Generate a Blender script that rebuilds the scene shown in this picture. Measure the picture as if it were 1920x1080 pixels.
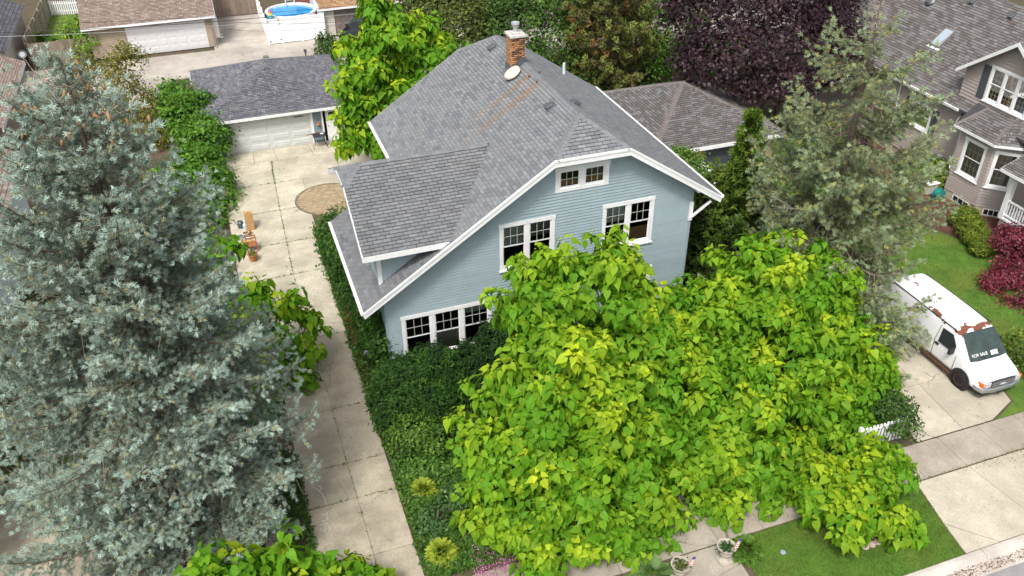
import bpy, math, random
import numpy as np
from mathutils import Vector, Matrix
R = math.radians
rng = np.random.default_rng(11); random.seed(11)
for o in list(bpy.data.objects): bpy.data.objects.remove(o)
S = bpy.context.scene; COL = S.collection
# ------------------------------------------------------------------ camera (fitted from the facade lines)
CAMZ = 22.0; FPX = 1614.57
PITCH, ROLL, HEAD = R(34.437), R(-0.417), R(19.253)
def _rot():
    ch, sh, cp, sp = math.cos(HEAD), math.sin(HEAD), math.cos(PITCH), math.sin(PITCH)
    rt = np.array([ch, -sh, 0]); fw = np.array([sh*cp, ch*cp, -sp]); up = np.cross(rt, fw)
    return np.array([rt*math.cos(ROLL)+up*math.sin(ROLL), -rt*math.sin(ROLL)+up*math.cos(ROLL), fw])
CR = _rot()
cd = bpy.data.cameras.new('camera'); cam = bpy.data.objects.new('camera', cd); COL.objects.link(cam)
cd.sensor_width = 36; cd.lens = FPX/1920*36; cd.clip_end = 2000; cd.clip_start = .3
cam.matrix_world = Matrix.Translation((0, 0, CAMZ)) @ Matrix([[CR[0][i], CR[1][i], -CR[2][i]] for i in range(3)]).to_4x4()
S.camera = cam
def ray(px, py): return CR.T @ np.array([(px-960)/FPX, -(py-540)/FPX, 1.])
def G(px, py, z=0):                       # pixel -> point on the level z
    d = ray(px, py); return np.array([0, 0, CAMZ]) + d*((z-CAMZ)/d[2])
def at(px, py, Y):                        # pixel -> point on the plane y = Y
    d = ray(px, py); return np.array([0, 0, CAMZ]) + d*(Y/d[1])
def onX(px, py, X):
    d = ray(px, py); return np.array([0, 0, CAMZ]) + d*(X/d[0])
# ------------------------------------------------------------------ sky, sun, exposure
SUN_EL, SUN_AZ = R(56), R(215)            # bright overcast, softest light from front left
W = bpy.data.worlds.new('World'); S.world = W; W.use_nodes = True
nt = W.node_tree; nt.nodes.clear()
wo = nt.nodes.new('ShaderNodeOutputWorld'); bg = nt.nodes.new('ShaderNodeBackground'); sk = nt.nodes.new('ShaderNodeTexSky')
sk.sky_type = 'NISHITA'; sk.sun_disc = False; sk.sun_elevation = SUN_EL; sk.sun_rotation = SUN_AZ
sk.air_density = 1.0; sk.dust_density = 5.0; sk.ozone_density = 1.0
hs = nt.nodes.new('ShaderNodeHueSaturation'); hs.inputs['Saturation'].default_value = .35
nt.links.new(sk.outputs[0], hs.inputs['Color']); nt.links.new(hs.outputs[0], bg.inputs[0]); nt.links.new(bg.outputs[0], wo.inputs[0])
bg.inputs[1].default_value = .118
sl = bpy.data.lights.new('sun', 'SUN'); sl.energy = 1.5; sl.angle = R(11); sl.color = (1, .95, .88)
sun = bpy.data.objects.new('sun', sl); COL.objects.link(sun)
sd = Vector((math.sin(SUN_AZ)*math.cos(SUN_EL), math.cos(SUN_AZ)*math.cos(SUN_EL), math.sin(SUN_EL)))
sun.rotation_euler = sd.to_track_quat('Z', 'Y').to_euler(); sun.location = (0, 0, 40)
S.view_settings.view_transform = 'Standard'; S.view_settings.look = 'None'; S.view_settings.gamma = 1
S.view_settings.exposure = .82
S.render.engine = 'CYCLES'; S.render.resolution_x = 1024; S.render.resolution_y = 576
# ------------------------------------------------------------------ materials
MATS = {}
def _n(nt, t, **k):
    n = nt.nodes.new(t)
    for a, b in k.items(): setattr(n, a, b)
    return n
def mat(name, col=(.5, .5, .5), rough=.8, var=.12, scale=4, bump=0., bscale=30, attr=False, spec=.3, metal=0, transl=0., big=0., bigscale=.4, bigcol=None, speck=0., orand=0., crack=0., tint=(1.25, 1.3, .7)):
    if name in MATS: return MATS[name]
    m = bpy.data.materials.new(name); m.use_nodes = True; MATS[name] = m
    nt = m.node_tree; L = nt.links.new; b = nt.nodes['Principled BSDF']; out = nt.nodes['Material Output']
    b.inputs['Roughness'].default_value = rough; b.inputs['Metallic'].default_value = metal
    b.inputs['Specular IOR Level'].default_value = spec
    tc = _n(nt, 'ShaderNodeNewGeometry').outputs['Position']
    if attr:
        a = _n(nt, 'ShaderNodeAttribute'); a.attribute_name = 'Col'; c = a.outputs['Color']
    else:
        rgb = _n(nt, 'ShaderNodeRGB'); rgb.outputs[0].default_value = (*col, 1); c = rgb.outputs[0]
    def noise(sc, det=4, ro=.6):
        n = _n(nt, 'ShaderNodeTexNoise'); n.inputs['Scale'].default_value = sc; n.inputs['Detail'].default_value = det
        n.inputs['Roughness'].default_value = ro; L(tc, n.inputs['Vector']); return n.outputs['Fac']
    def rng_(f, a, b_, c_, d):
        r = _n(nt, 'ShaderNodeMapRange'); L(f, r.inputs[0])
        for i, v in enumerate((a, b_, c_, d)): r.inputs[i+1].default_value = v
        return r.outputs[0]
    def mulv(c, f):
        h = _n(nt, 'ShaderNodeHueSaturation'); L(c, h.inputs['Color']); L(f, h.inputs['Value']); return h.outputs[0]
    if var: c = mulv(c, rng_(noise(scale), .25, .75, 1-var, 1+var))
    if speck: c = mulv(c, rng_(noise(bscale*1.3, 2, .8), .3, .7, 1-speck, 1+speck))
    if orand:
        oi = _n(nt, 'ShaderNodeObjectInfo'); c = mulv(c, rng_(oi.outputs['Random'], 0, 1, 1-orand, 1+orand))
    if big:
        mx = _n(nt, 'ShaderNodeMix', data_type='RGBA'); L(rng_(noise(bigscale, 6, .65), .45, .62, 0, big), mx.inputs[0])
        L(c, mx.inputs[6]); mx.inputs[7].default_value = (*(bigcol or tuple(x*.5 for x in col)), 1); c = mx.outputs[2]
    if crack:
        vo = _n(nt, 'ShaderNodeTexVoronoi', feature='DISTANCE_TO_EDGE'); vo.inputs['Scale'].default_value = crack
        nd = _n(nt, 'ShaderNodeTexNoise'); nd.inputs['Scale'].default_value = 1.3; nd.inputs['Detail'].default_value = 5; L(tc, nd.inputs['Vector'])
        ma = _n(nt, 'ShaderNodeVectorMath', operation='MULTIPLY_ADD'); L(nd.outputs['Color'], ma.inputs[0]); ma.inputs[1].default_value = (1.1, 1.1, 0); L(tc, ma.inputs[2]); L(ma.outputs[0], vo.inputs['Vector'])
        gate = rng_(noise(.28, 2), .5, .56, 0, .75); e = rng_(vo.outputs['Distance'], .0, .006, 1, 0)
        mu = _n(nt, 'ShaderNodeMath', operation='MULTIPLY'); L(gate, mu.inputs[0]); L(e, mu.inputs[1])
        mx = _n(nt, 'ShaderNodeMix', data_type='RGBA'); L(mu.outputs[0], mx.inputs[0]); L(c, mx.inputs[6]); mx.inputs[7].default_value = (.06, .05, .04, 1); c = mx.outputs[2]
    L(c, b.inputs['Base Color'])
    if bump:
        bp = _n(nt, 'ShaderNodeBump'); bp.inputs['Strength'].default_value = bump; bp.inputs['Distance'].default_value = .02
        L(noise(bscale, 5, .7), bp.inputs['Height']); L(bp.outputs[0], b.inputs['Normal'])
    if transl:
        t = _n(nt, 'ShaderNodeBsdfTranslucent'); ms = _n(nt, 'ShaderNodeMixShader'); ms.inputs[0].default_value = transl
        mm = _n(nt, 'ShaderNodeMix', data_type='RGBA', blend_type='MULTIPLY'); mm.inputs[0].default_value = 1
        L(c, mm.inputs[6]); mm.inputs[7].default_value = (*tint, 1); L(mm.outputs[2], t.inputs[0])
        L(b.outputs[0], ms.inputs[1]); L(t.outputs[0], ms.inputs[2]); L(ms.outputs[0], out.inputs[0])
    return m
def glass_mat(name, tint=(.78, .82, .82), gl=.5):
    m = bpy.data.materials.new(name); m.use_nodes = True; nt = m.node_tree; nt.nodes.clear(); L = nt.links.new
    o = _n(nt, 'ShaderNodeOutputMaterial'); t = _n(nt, 'ShaderNodeBsdfTransparent'); g = _n(nt, 'ShaderNodeBsdfGlossy'); x = _n(nt, 'ShaderNodeMixShader'); f = _n(nt, 'ShaderNodeFresnel')
    t.inputs[0].default_value = (*tint, 1); g.inputs['Roughness'].default_value = .03; g.inputs[0].default_value = (.9, .9, .9, 1); f.inputs[0].default_value = 1.5
    L(f.outputs[0], x.inputs[0]); L(t.outputs[0], x.inputs[1]); L(g.outputs[0], x.inputs[2]); L(x.outputs[0], o.inputs[0]); return m
GLASS = glass_mat('window_glass'); CARGLASS = glass_mat('car_glass', (.16, .2, .19))
white = mat('white_trim', (.78, .79, .8), .5, .05, 6, big=.18, bigscale=2.5, bigcol=(.55, .54, .5))
leafm = mat('leaf', attr=True, rough=.58, var=.2, scale=11, spec=.2, transl=.4)
leafd = mat('leaf_small', attr=True, rough=.55, var=.18, scale=6, spec=.25, transl=.22)
needle = mat('needle', attr=True, rough=.6, var=.15, scale=5, spec=.2, transl=.08, tint=(1, 1, 1))
purple = mat('purple_leaf', attr=True, rough=.45, var=.2, scale=6, spec=.35, transl=.18, tint=(1.4, .7, .9))
bark = mat('bark', (.11, .085, .065), .9, .35, 8, bump=.6, bscale=14)
deadwood = mat('dead_wood', (.3, .26, .22), .9, .25, 8)
shingle = mat('shingle', attr=True, rough=.92, var=.07, scale=2.2, spec=.15, speck=.13, bscale=60, bump=.25)
def concrete(name, col, **k):
    a = dict(rough=.9, var=.16, scale=1.3, bump=.35, bscale=22, spec=.2, big=.6, bigscale=.6, speck=.22, orand=.1, crack=.42); a.update(k)
    return mat(name, col, **a)
# ------------------------------------------------------------------ mesh helpers
WM = {}
def put(name, me, parent=None, M=None, label=None, cat=None, group=None, kind=None):
    o = bpy.data.objects.new(name, me); COL.objects.link(o); M = M or Matrix()
    if parent is not None:
        o.parent = parent; o.matrix_parent_inverse = WM[parent.name].inverted()
    o.matrix_basis = M; WM[o.name] = M
    for k, v in (('label', label), ('category', cat), ('group', group), ('kind', kind)):
        if v: o[k] = v
    return o
def thing(name, loc, label, cat, group=None):
    return put(name, None, None, Matrix.Translation([float(v) for v in loc]), label, cat, group)
def pymesh(name, V, F, m, smooth=False):
    me = bpy.data.meshes.new(name); me.from_pydata([tuple(map(float, v)) for v in V], [], F)
    if m: me.materials.append(m)
    if smooth: me.shade_smooth()
    return me
def npmesh(name, V, F, m, C=None, smooth=False):
    V = np.asarray(V, np.float32); F = np.asarray(F, np.int32); n, k = F.shape
    me = bpy.data.meshes.new(name); me.vertices.add(len(V)); me.vertices.foreach_set('co', V.ravel())
    me.loops.add(n*k); me.loops.foreach_set('vertex_index', F.ravel())
    me.polygons.add(n); me.polygons.foreach_set('loop_start', np.arange(n, dtype=np.int32)*k)
    if C is not None:
        a = me.color_attributes.new('Col', 'FLOAT_COLOR', 'POINT'); c = np.ones((len(V), 4), np.float32); c[:, :3] = C
        a.data.foreach_set('color', c.ravel())
    me.update(calc_edges=True); me.materials.append(m)
    if smooth: me.shade_smooth()
    return me
def setcol(me, c):
    a = me.color_attributes.new('Col', 'FLOAT_COLOR', 'POINT')
    a.data.foreach_set('color', np.tile(np.array([*c, 1], np.float32), len(me.vertices)))
class B:
    def __init__(s): s.V = []; s.F = []
    def add(s, V, F):
        k = len(s.V); s.V += [tuple(map(float, v)) for v in V]; s.F += [[k+i for i in f] for f in F]; return s
    def box(s, x0, x1, y0, y1, z0, z1):
        return s.add([(x, y, z) for z in (z0, z1) for y in (y0, y1) for x in (x0, x1)], [(0, 2, 3, 1), (4, 5, 7, 6), (0, 1, 5, 4), (2, 6, 7, 3), (0, 4, 6, 2), (1, 3, 7, 5)])
    def fbox(s, O, U, V, N, u0, u1, v0, v1, n0, n1):     # a box in the frame O,U,V,N
        O, U, V, N = map(np.asarray, (O, U, V, N))
        return s.add([O+U*u+V*v+N*n for n in (n0, n1) for v in (v0, v1) for u in (u0, u1)], [(0, 2, 3, 1), (4, 5, 7, 6), (0, 1, 5, 4), (2, 6, 7, 3), (0, 4, 6, 2), (1, 3, 7, 5)])
    def beam(s, p, q, w, h, up=(0, 0, 1)):
        p, q = np.array(p, float), np.array(q, float); d = q-p; L = np.linalg.norm(d); d = d/L
        a = np.cross(d, up); a /= np.linalg.norm(a); b = np.cross(a, d)
        return s.fbox(p, d, a, b, 0, L, -w/2, w/2, -h/2, h/2)
    def prism(s, pts, off):                              # planar polygon swept along off
        n = len(pts); off = np.asarray(off); P = [np.asarray(p, float) for p in pts]
        return s.add(P+[p+off for p in P], [list(range(n))[::-1], list(range(n, 2*n))]+[(i, (i+1) % n, n+(i+1) % n, n+i) for i in range(n)])
    def tube(s, path, rad, n=8, cap=True):
        P = [np.array(p, float) for p in path]; rad = rad if hasattr(rad, '__len__') else [rad]*len(P); ref = np.array([.31, .17, .93]); V = []; F = []
        for i, p in enumerate(P):
            d = P[min(i+1, len(P)-1)]-P[max(i-1, 0)]; d = d/(np.linalg.norm(d)+1e-9)
            a = np.cross(d, ref); a /= np.linalg.norm(a)+1e-9; b = np.cross(d, a)
            V += [p+rad[i]*(a*math.cos(2*math.pi*k/n)+b*math.sin(2*math.pi*k/n)) for k in range(n)]
        for i in range(len(P)-1): F += [(i*n+k, i*n+(k+1) % n, (i+1)*n+(k+1) % n, (i+1)*n+k) for k in range(n)]
        if cap: F += [list(range(n))[::-1], [(len(P)-1)*n+k for k in range(n)]]
        return s.add(V, F)
    def lathe(s, c, prof, n=24, ax=None):                # prof: (radius, height); ax: frame (a,b,axis)
        a, b, z = ax or (np.array([1, 0, 0]), np.array([0, 1, 0]), np.array([0, 0, 1])); c = np.asarray(c, float)
        V = [c+z*h+r*(a*math.cos(2*math.pi*k/n)+b*math.sin(2*math.pi*k/n)) for r, h in prof for k in range(n)]
        m = len(prof); F = [(i*n+k, i*n+(k+1) % n, (i+1)*n+(k+1) % n, (i+1)*n+k) for i in range(m-1) for k in range(n)]
        F += [list(range(n))[::-1], [(m-1)*n+k for k in range(n)]]
        return s.add(V, F)
    def mesh(s, name, m, smooth=False): return pymesh(name, s.V, s.F, m, smooth)
    def put(s, name, m, parent=None, smooth=False, **k): return put(name, s.mesh(name, m, smooth), parent, **k)
def bevel(o, w=.01, seg=2):
    md = o.modifiers.new('bevel', 'BEVEL'); md.width = w; md.segments = seg; md.limit_method = 'ANGLE'; return o
A3 = np.array
X3, Y3, Z3 = A3([1., 0, 0]), A3([0, 1., 0]), A3([0, 0, 1.])
# ------------------------------------------------------------------ ground
def sheet(name, pts, z, m, kind='structure', th=.0):
    b = B()
    if th: b.prism([(x, y, z-th) for x, y in pts], (0, 0, th))
    else: b.add([(x, y, z) for x, y in pts], [list(range(len(pts)))])
    return b.put(name, m, kind=kind)
soil = mat('soil', (.1, .075, .05), .95, .35, 2.5, bump=.8, bscale=9, big=.6, bigscale=.5, bigcol=(.05, .07, .02))
lawnm = mat('lawn_grass', (.07, .15, .018), .9, .35, 1.2, bump=.9, bscale=40, big=.55, bigscale=.45, bigcol=(.15, .17, .03), speck=.35)
mulchm = mat('mulch', (.1, .05, .035), .95, .4, 3, bump=1., bscale=26, speck=.5)
asph = mat('asphalt', (.26, .25, .25), .95, .2, 1.5, bump=.8, bscale=60, speck=.4, big=.3, bigscale=.8, bigcol=(.36, .34, .32))
c_drive = concrete('driveway_concrete', (.42, .37, .285), bigcol=(.225, .195, .148))
c_pad = concrete('pad_concrete', (.49, .45, .355), bigcol=(.32, .285, .215), speck=.3)
c_walk = concrete('sidewalk_concrete', (.345, .305, .257), bigcol=(.255, .22, .18))
c_new = concrete('apron_concrete', (.46, .415, .335), bigcol=(.36, .315, .25))
c_kerb = concrete('kerb_concrete', (.55, .51, .46), bigcol=(.36, .32, .28))
alleym = concrete('alley_concrete', (.46, .42, .37), bigcol=(.27, .24, .21), bigscale=.3, speck=.35, bump=.7)
sheet('ground', [(-400, -200), (400, -200), (400, 600), (-400, 600)], -.25, soil)
sheet('street', [(-120, -20), (160, -20), (160, 10.95), (-120, 10.95)], -.13, asph)
sheet('yard', [(-120, 11.5), (160, 11.5), (160, 220), (-120, 220)], -.03, soil)
sheet('alley', [(-60, 58.0), (60, 58.0), (60, 68.2), (-60, 68.2)], .0, alleym)
sheet('alley_drive', [(-.0, 68.2), (4.3, 68.2), (4.3, 76.5), (-.0, 76.5)], .0, alleym)
lawn1 = sheet('parkway_lawn', [(12.4, 11.72), (18.9, 11.72), (19.5, 14.62), (12.4, 14.62)], .005, lawnm)
sheet('verge_lawn', [(3.4, 11.72), (10.3, 11.72), (10.3, 14.58), (3.0, 14.58)], .005, lawnm); sheet('verge_lawn', [(-12, 11.72), (-.5, 11.72), (-.2, 14.58), (-12, 14.58)], .005, lawnm)
lawn2 = sheet('side_lawn', [(26.45, 14.7), (36, 14.7), (33.2, 25.2), (31.6, 28.8), (32.9, 33.5), (36, 40), (27, 40), (26.45, 28)], .0, lawnm)
sheet('verge_lawn', [(24.45, 16.14), (26.44, 16.14), (26.44, 18.6), (25.82, 16.7)], .004, lawnm)
lawn3 = sheet('back_lawn', [(-12.6, 69.3), (-8.3, 69.3), (-8.3, 82.0), (-12.6, 82.3)], .01, lawnm)
sheet('front_garden', [(3.0, 16.2), (19.9, 16.2), (20.7, 24.9), (3.0, 24.9)], .0, soil)
sheet('mulch_bed', [(36, 14.7), (33.4, 25.2), (31.9, 28.8), (33.2, 33.5), (36.2, 40), (37, 40), (37, 14.7)], .006, mulchm)
sheet('bed_left', [(-12, 16.2), (-.1, 16.2), (-.1, 46), (-12, 46)], .0, soil)
# kerb and gutter
kerb = sheet('kerb', [(-30, 10.95), (45, 10.95), (45, 11.45), (-30, 11.45)], -.125, c_kerb)
for i in range(-2, 10):
    x0 = 1.2+i*3.05
    B().prism([(x0, 11.7, .02), (x0, 11.58, .035), (x0, 11.45, .02), (x0, 11.36, -.115), (x0, 10.97, -.121), (x0, 10.97, -.2), (x0, 11.7, -.2)], (3.03, 0, 0)).put('kerb_stone', c_kerb, kerb)
def slabset(name, base_poly, m, quads, z=.02, gap=.012):
    """a bed with one object for each concrete slab"""
    root = sheet(name, base_poly, z-.025, soil)
    for q in quads:
        c = A3(q, float); mid = c.mean(0); c = [p+(mid-p)/np.linalg.norm(mid-p)*gap for p in c]
        B().prism([(x, y, z-.1) for x, y in c], (0, 0, .1)).put('slab', m, root)
    return root
# long driveway of the blue house
cj = [(16.16, 1.64), (17.9, 1.63), (20.37, 1.6), (22.05, 1.56), (25, 1.55), (29.66, 1.52), (34.8, 1.43), (37.8, 1.51), (41.2, 1.6), (44.4, 1.7), (45.95, 1.77), (47.2, 1.86)]
def rx(y): return 2.92 if y < 39 else 6.9
def lx(y): return -.08 if y < 34 else -1.0
Q = []
for i in range(len(cj)-1):
    (y0, x0), (y1, x1) = cj[i], cj[i+1]
    Q.append([(lx(y0+.1), y0), (x0, y0), (x1, y1), (lx(y0+.1), y1)])
    if y0 < 37: Q.append([(x0, y0), (2.92, y0), (2.92, y1), (x1, y1)])
    elif y0 < 38: Q += [[(x0, y0), (3.1, y0), (3.1, y1), (x1, y1)]]
    elif y0 < 41.3: Q += [[(x0, y0), (3.2, y0), (3.2, y1), (x1, y1)], [(3.2, y0), (6.9, y0), (6.9, y1), (3.2, y1)]]
    else: Q += [[(x0, y0), (5.45, y0), (5.4, y1), (x1, y1)], [(5.45, y0), (7.6, y0), (7.6, y1), (5.4, y1)]]
Q += [[(-1, 47.2), (.9, 47.2), (.95, 48.9), (-1, 48.9)], [(.9, 47.2), (2.2, 47.2), (2.1, 48.9), (.95, 48.9)], [(2.2, 47.2), (4.3, 47.2), (4.1, 48.9), (2.1, 48.9)], [(4.3, 47.2), (7.6, 47.2), (7.6, 48.9), (4.1, 48.9)]]
drive = slabset('driveway', [(-.1, 16.16), (2.94, 16.16), (2.94, 29.64), (-.1, 29.64)], c_drive, [q for q in Q if q[0][1] < 29])
pad = sheet('driveway_bed', [(-1, 29.66), (2.94, 29.66), (2.94, 37), (7.6, 37.8), (7.6, 48.95), (-1, 48.95)], -.004, soil)
for q in Q:
    if q[0][1] >= 29:
        c = A3(q, float); mid = c.mean(0); c = [p+(mid-p)/np.linalg.norm(mid-p)*.014 for p in c]
        B().prism([(x, y, -.08) for x, y in c], (0, 0, .1)).put('slab', c_pad, pad)
# weathered brick roundel set into the pad
pav = mat('paver', attr=True, rough=.9, var=.15, scale=3, speck=.2, bscale=40, bump=.3)
PC = A3([4.2, 41.55]); PR_ = 1.72
roundel = B().lathe((PC[0], PC[1], -.05), [(PR_+.06, 0), (PR_+.06, .082), (PR_, .084), (PR_, .078), (.01, .078)], 64).put('paver_roundel', mat('paver_joint', (.16, .13, .09), .95, .2, 6), kind='structure')
PV, PF, PCo = [], [], []
for j in range(-20, 21):
    for i in range(-12, 13):
        x = i*.2+(j % 2)*.1; y = j*.1
        if math.hypot(abs(x)+.08, abs(y)+.03) < PR_:
            k = len(PV); c = A3([.43, .33, .21])*random.uniform(.72, 1.12); c[0] *= random.uniform(.93, 1.08); zt = .036+random.uniform(-.003, .003)
            xs, ys = PC[0]+x, PC[1]+y
            PV += [(xs+a*.094, ys+b_*.045, z) for z in (.02, zt) for a, b_ in ((-1, -1), (1, -1), (1, 1), (-1, 1))]
            PF += [(k+4, k+5, k+6, k+7)]+[(k+a, k+(a+1) % 4, k+4+(a+1) % 4, k+4+a) for a in range(4)]; PCo += [c]*8
put('paver', npmesh('paver', PV, PF, pav, PCo), roundel, kind='stuff')
# public sidewalk, neighbour's driveway and apron
SQ = []; xs = [-12, -9, -6, -3, -.1, 1.6, 2.95, 5, 7, 8.6, 10.3, 12, 13.6, 15.2, 16.8, 18.4, 20.0, 21.74, 23.5, 25.2, 27, 28.8, 30.6]
for a, b_ in zip(xs[:-1], xs[1:]): SQ.append([(a, 14.66), (b_, 14.66), (b_, 16.12), (a, 16.12)])
walk = slabset('sidewalk', [(-12, 14.6), (31, 14.6), (31, 16.2), (-12, 16.2)], c_walk, SQ)
slabset('front_apron', [(-.4, 11.72), (3.3, 11.72), (2.94, 14.6), (-.1, 14.6)], c_drive, [[(-.4, 11.74), (1.66, 11.74), (1.66, 14.62), (-.1, 14.62)], [(1.66, 11.74), (3.3, 11.74), (2.94, 14.62), (1.66, 14.62)]])
slabset('carriage_walk', [(10.35, 11.7), (12.15, 11.7), (12.15, 14.6), (10.35, 14.6)], c_walk, [[(10.35, 11.75), (12.15, 11.75), (12.2, 13.75), (10.35, 13.4)], [(10.35, 13.4), (12.2, 13.75), (12.2, 14.62), (10.35, 14.62)]])
slabset('front_path', [(10.6, 16.2), (12.0, 16.2), (12.0, 24.9), (10.6, 24.9)], c_walk, [[(10.6, 16.2+i*1.45), (12, 16.2+i*1.45), (12, 17.65+i*1.45), (10.6, 17.65+i*1.45)] for i in range(6)])
VQ = [[(20.95, 16.16), (22.93, 16.16), (23.15, 18.7), (20.95, 18.7)], [(22.93, 16.16), (24.3, 16.16), (25.75, 16.75), (26.35, 18.7), (23.15, 18.7)]]
for i in range(4): VQ += [[(20.95, 18.7+i*2.5), (23.15, 18.7+i*2.5), (23.15, 21.2+i*2.5), (20.95, 21.2+i*2.5)], [(23.15, 18.7+i*2.5), (26.4, 18.7+i*2.5), (26.4, 21.2+i*2.5), (23.15, 21.2+i*2.5)]]
slabset('neighbour_driveway', [(20.9, 16.14), (24.3, 16.14), (26.45, 17), (26.45, 36), (20.9, 36)], c_new, VQ+[[(20.95, 28.7), (26.4, 28.7), (26.4, 36), (20.95, 36)]])
slabset('driveway_apron', [(18.95, 11.72), (26, 11.72), (25.2, 14.6), (19.55, 14.6)], c_new,
        [[(19.53, 14.62), (19.15, 12.9), (20.3, 11.72), (22.15, 11.72), (21.75, 14.62)], [(19.14, 12.88), (18.95, 11.72), (20.28, 11.72)], [(21.75, 14.62), (22.15, 11.72), (26, 11.72), (25, 14.62)]])
# ------------------------------------------------------------------ chalk marks on the driveway: an arrow and the letters S N L T
chalk = mat('chalk', (.62, .6, .58), .95, .25, 30)
def stroke(pts, parent=None, w=.022):
    P = [G(580+x/7.71, 880+y/7.71, .0) for x, y in pts]; b = B()
    for p, q in zip(P[:-1], P[1:]):
        p, q = p+Z3*.0245, q+Z3*.0245; d = (q-p)/np.linalg.norm(q-p); n = np.cross(Z3, d)*w/2
        b.add([p-n-d*w*.2, q-n+d*w*.2, q+n+d*w*.2, p+n-d*w*.2], [(0, 1, 2, 3)])
    return b
ch = thing('chalk_lettering', G(610, 960), 'pale chalk letters and a curved arrow drawn on the driveway slabs', 'chalk marks')
for nm, pts in (('letter', [(165, 860), (172, 890), (200, 905), (230, 890), (228, 850), (245, 825), (275, 822), (302, 845), (303, 880), (285, 900)]),
                ('letter', [(170, 802), (270, 795), (175, 752), (272, 735)]), ('letter', [(272, 735), (262, 680)]), ('letter', [(165, 655), (262, 660), (258, 628)]),
                ('arrow', [(238, 510), (228, 440), (205, 390), (175, 345), (130, 300), (60, 270)]), ('arrow_head', [(130, 338), (178, 292), (160, 245), (120, 262)])):
    stroke(pts).put(nm, chalk, ch)
# ------------------------------------------------------------------ building helpers
inner = mat('dark_interior', (.045, .036, .03), .9, .3, 2)
muntin = mat('muntin_grey', (.42, .42, .4), .6, .05); leadm = mat('lead_came', (.2, .18, .15), .6, .05)
blind = mat('blind', (.42, .46, .42), .9, .1, 5)
def wall(parent, O, U, N, xl, xr, z0, z1, expo, openings, m, name='wall', length=4.2, boards=True):
    """clapboard wall: one object for each board, cut round the openings (u0,u1,z0,z1)"""
    O, U, N = map(A3, (O, U, N)); sh = B(); rows = []
    k = 0
    while z0+k*expo < z1-.02:
        za = z0+k*expo; zb = min(za+expo, z1); zm = (za+zb)/2; k += 1
        segs = [(xl(za), xl(zb), xr(za), xr(zb))]
        for (a, b_, c, d) in openings:
            if c < zm < d:
                new = []
                for s in segs:
                    if max(s[0], s[1]) >= b_ or min(s[2], s[3]) <= a: new.append(s); continue
                    if min(s[0], s[1]) < a-.02: new.append((s[0], s[1], a, a))
                    if max(s[2], s[3]) > b_+.02: new.append((b_, b_, s[2], s[3]))
                segs = new
        for s in segs:
            if s[2]-s[0] < .04: continue
            s = (s[0], min(s[1], s[3]-.01), s[2], s[3])
            P = lambda u, z, d: O+U*u+Z3*z+N*d
            sh.add([P(s[0], za, -.03), P(s[2], za, -.03), P(s[3], zb, -.03), P(s[1], zb, -.03)], [(0, 1, 2, 3)])
            cuts = [0]; 
            if s[2]-s[0] > length*1.4:
                t = random.uniform(.2, .8)*length
                while t < s[2]-s[0]-.6: cuts.append(t/(s[2]-s[0])); t += random.uniform(.7, 1.2)*length
            rows.append((za, zb, s, cuts+[1]))
    root = sh.put(name, inner, parent)
    for za, zb, s, cuts in rows:
        za0 = za
        for t0, t1 in zip(cuts[:-1], cuts[1:]):
            za = za0; a0, a1 = s[0]+(s[2]-s[0])*t0, s[0]+(s[2]-s[0])*t1; b0, b1 = s[1]+(s[3]-s[1])*t0, s[1]+(s[3]-s[1])*t1
            if t1 < 1: a1 -= .003; b1 -= .003
            Pb = lambda u, z, d: O+U*u+Z3*z+N*d; za += .013
            B().add([Pb(a0, za, .0), Pb(a1, za, .0), Pb(a1, za, .042), Pb(a0, za, .042), Pb(b0, zb, -.012), Pb(b1, zb, -.012), Pb(b1, zb, .002), Pb(b0, zb, .002)],
                    [(0, 3, 2, 1), (3, 7, 6, 2), (4, 5, 6, 7), (0, 1, 5, 4), (0, 4, 7, 3), (1, 2, 6, 5)]).put('siding_board', m, root)
    return root
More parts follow.
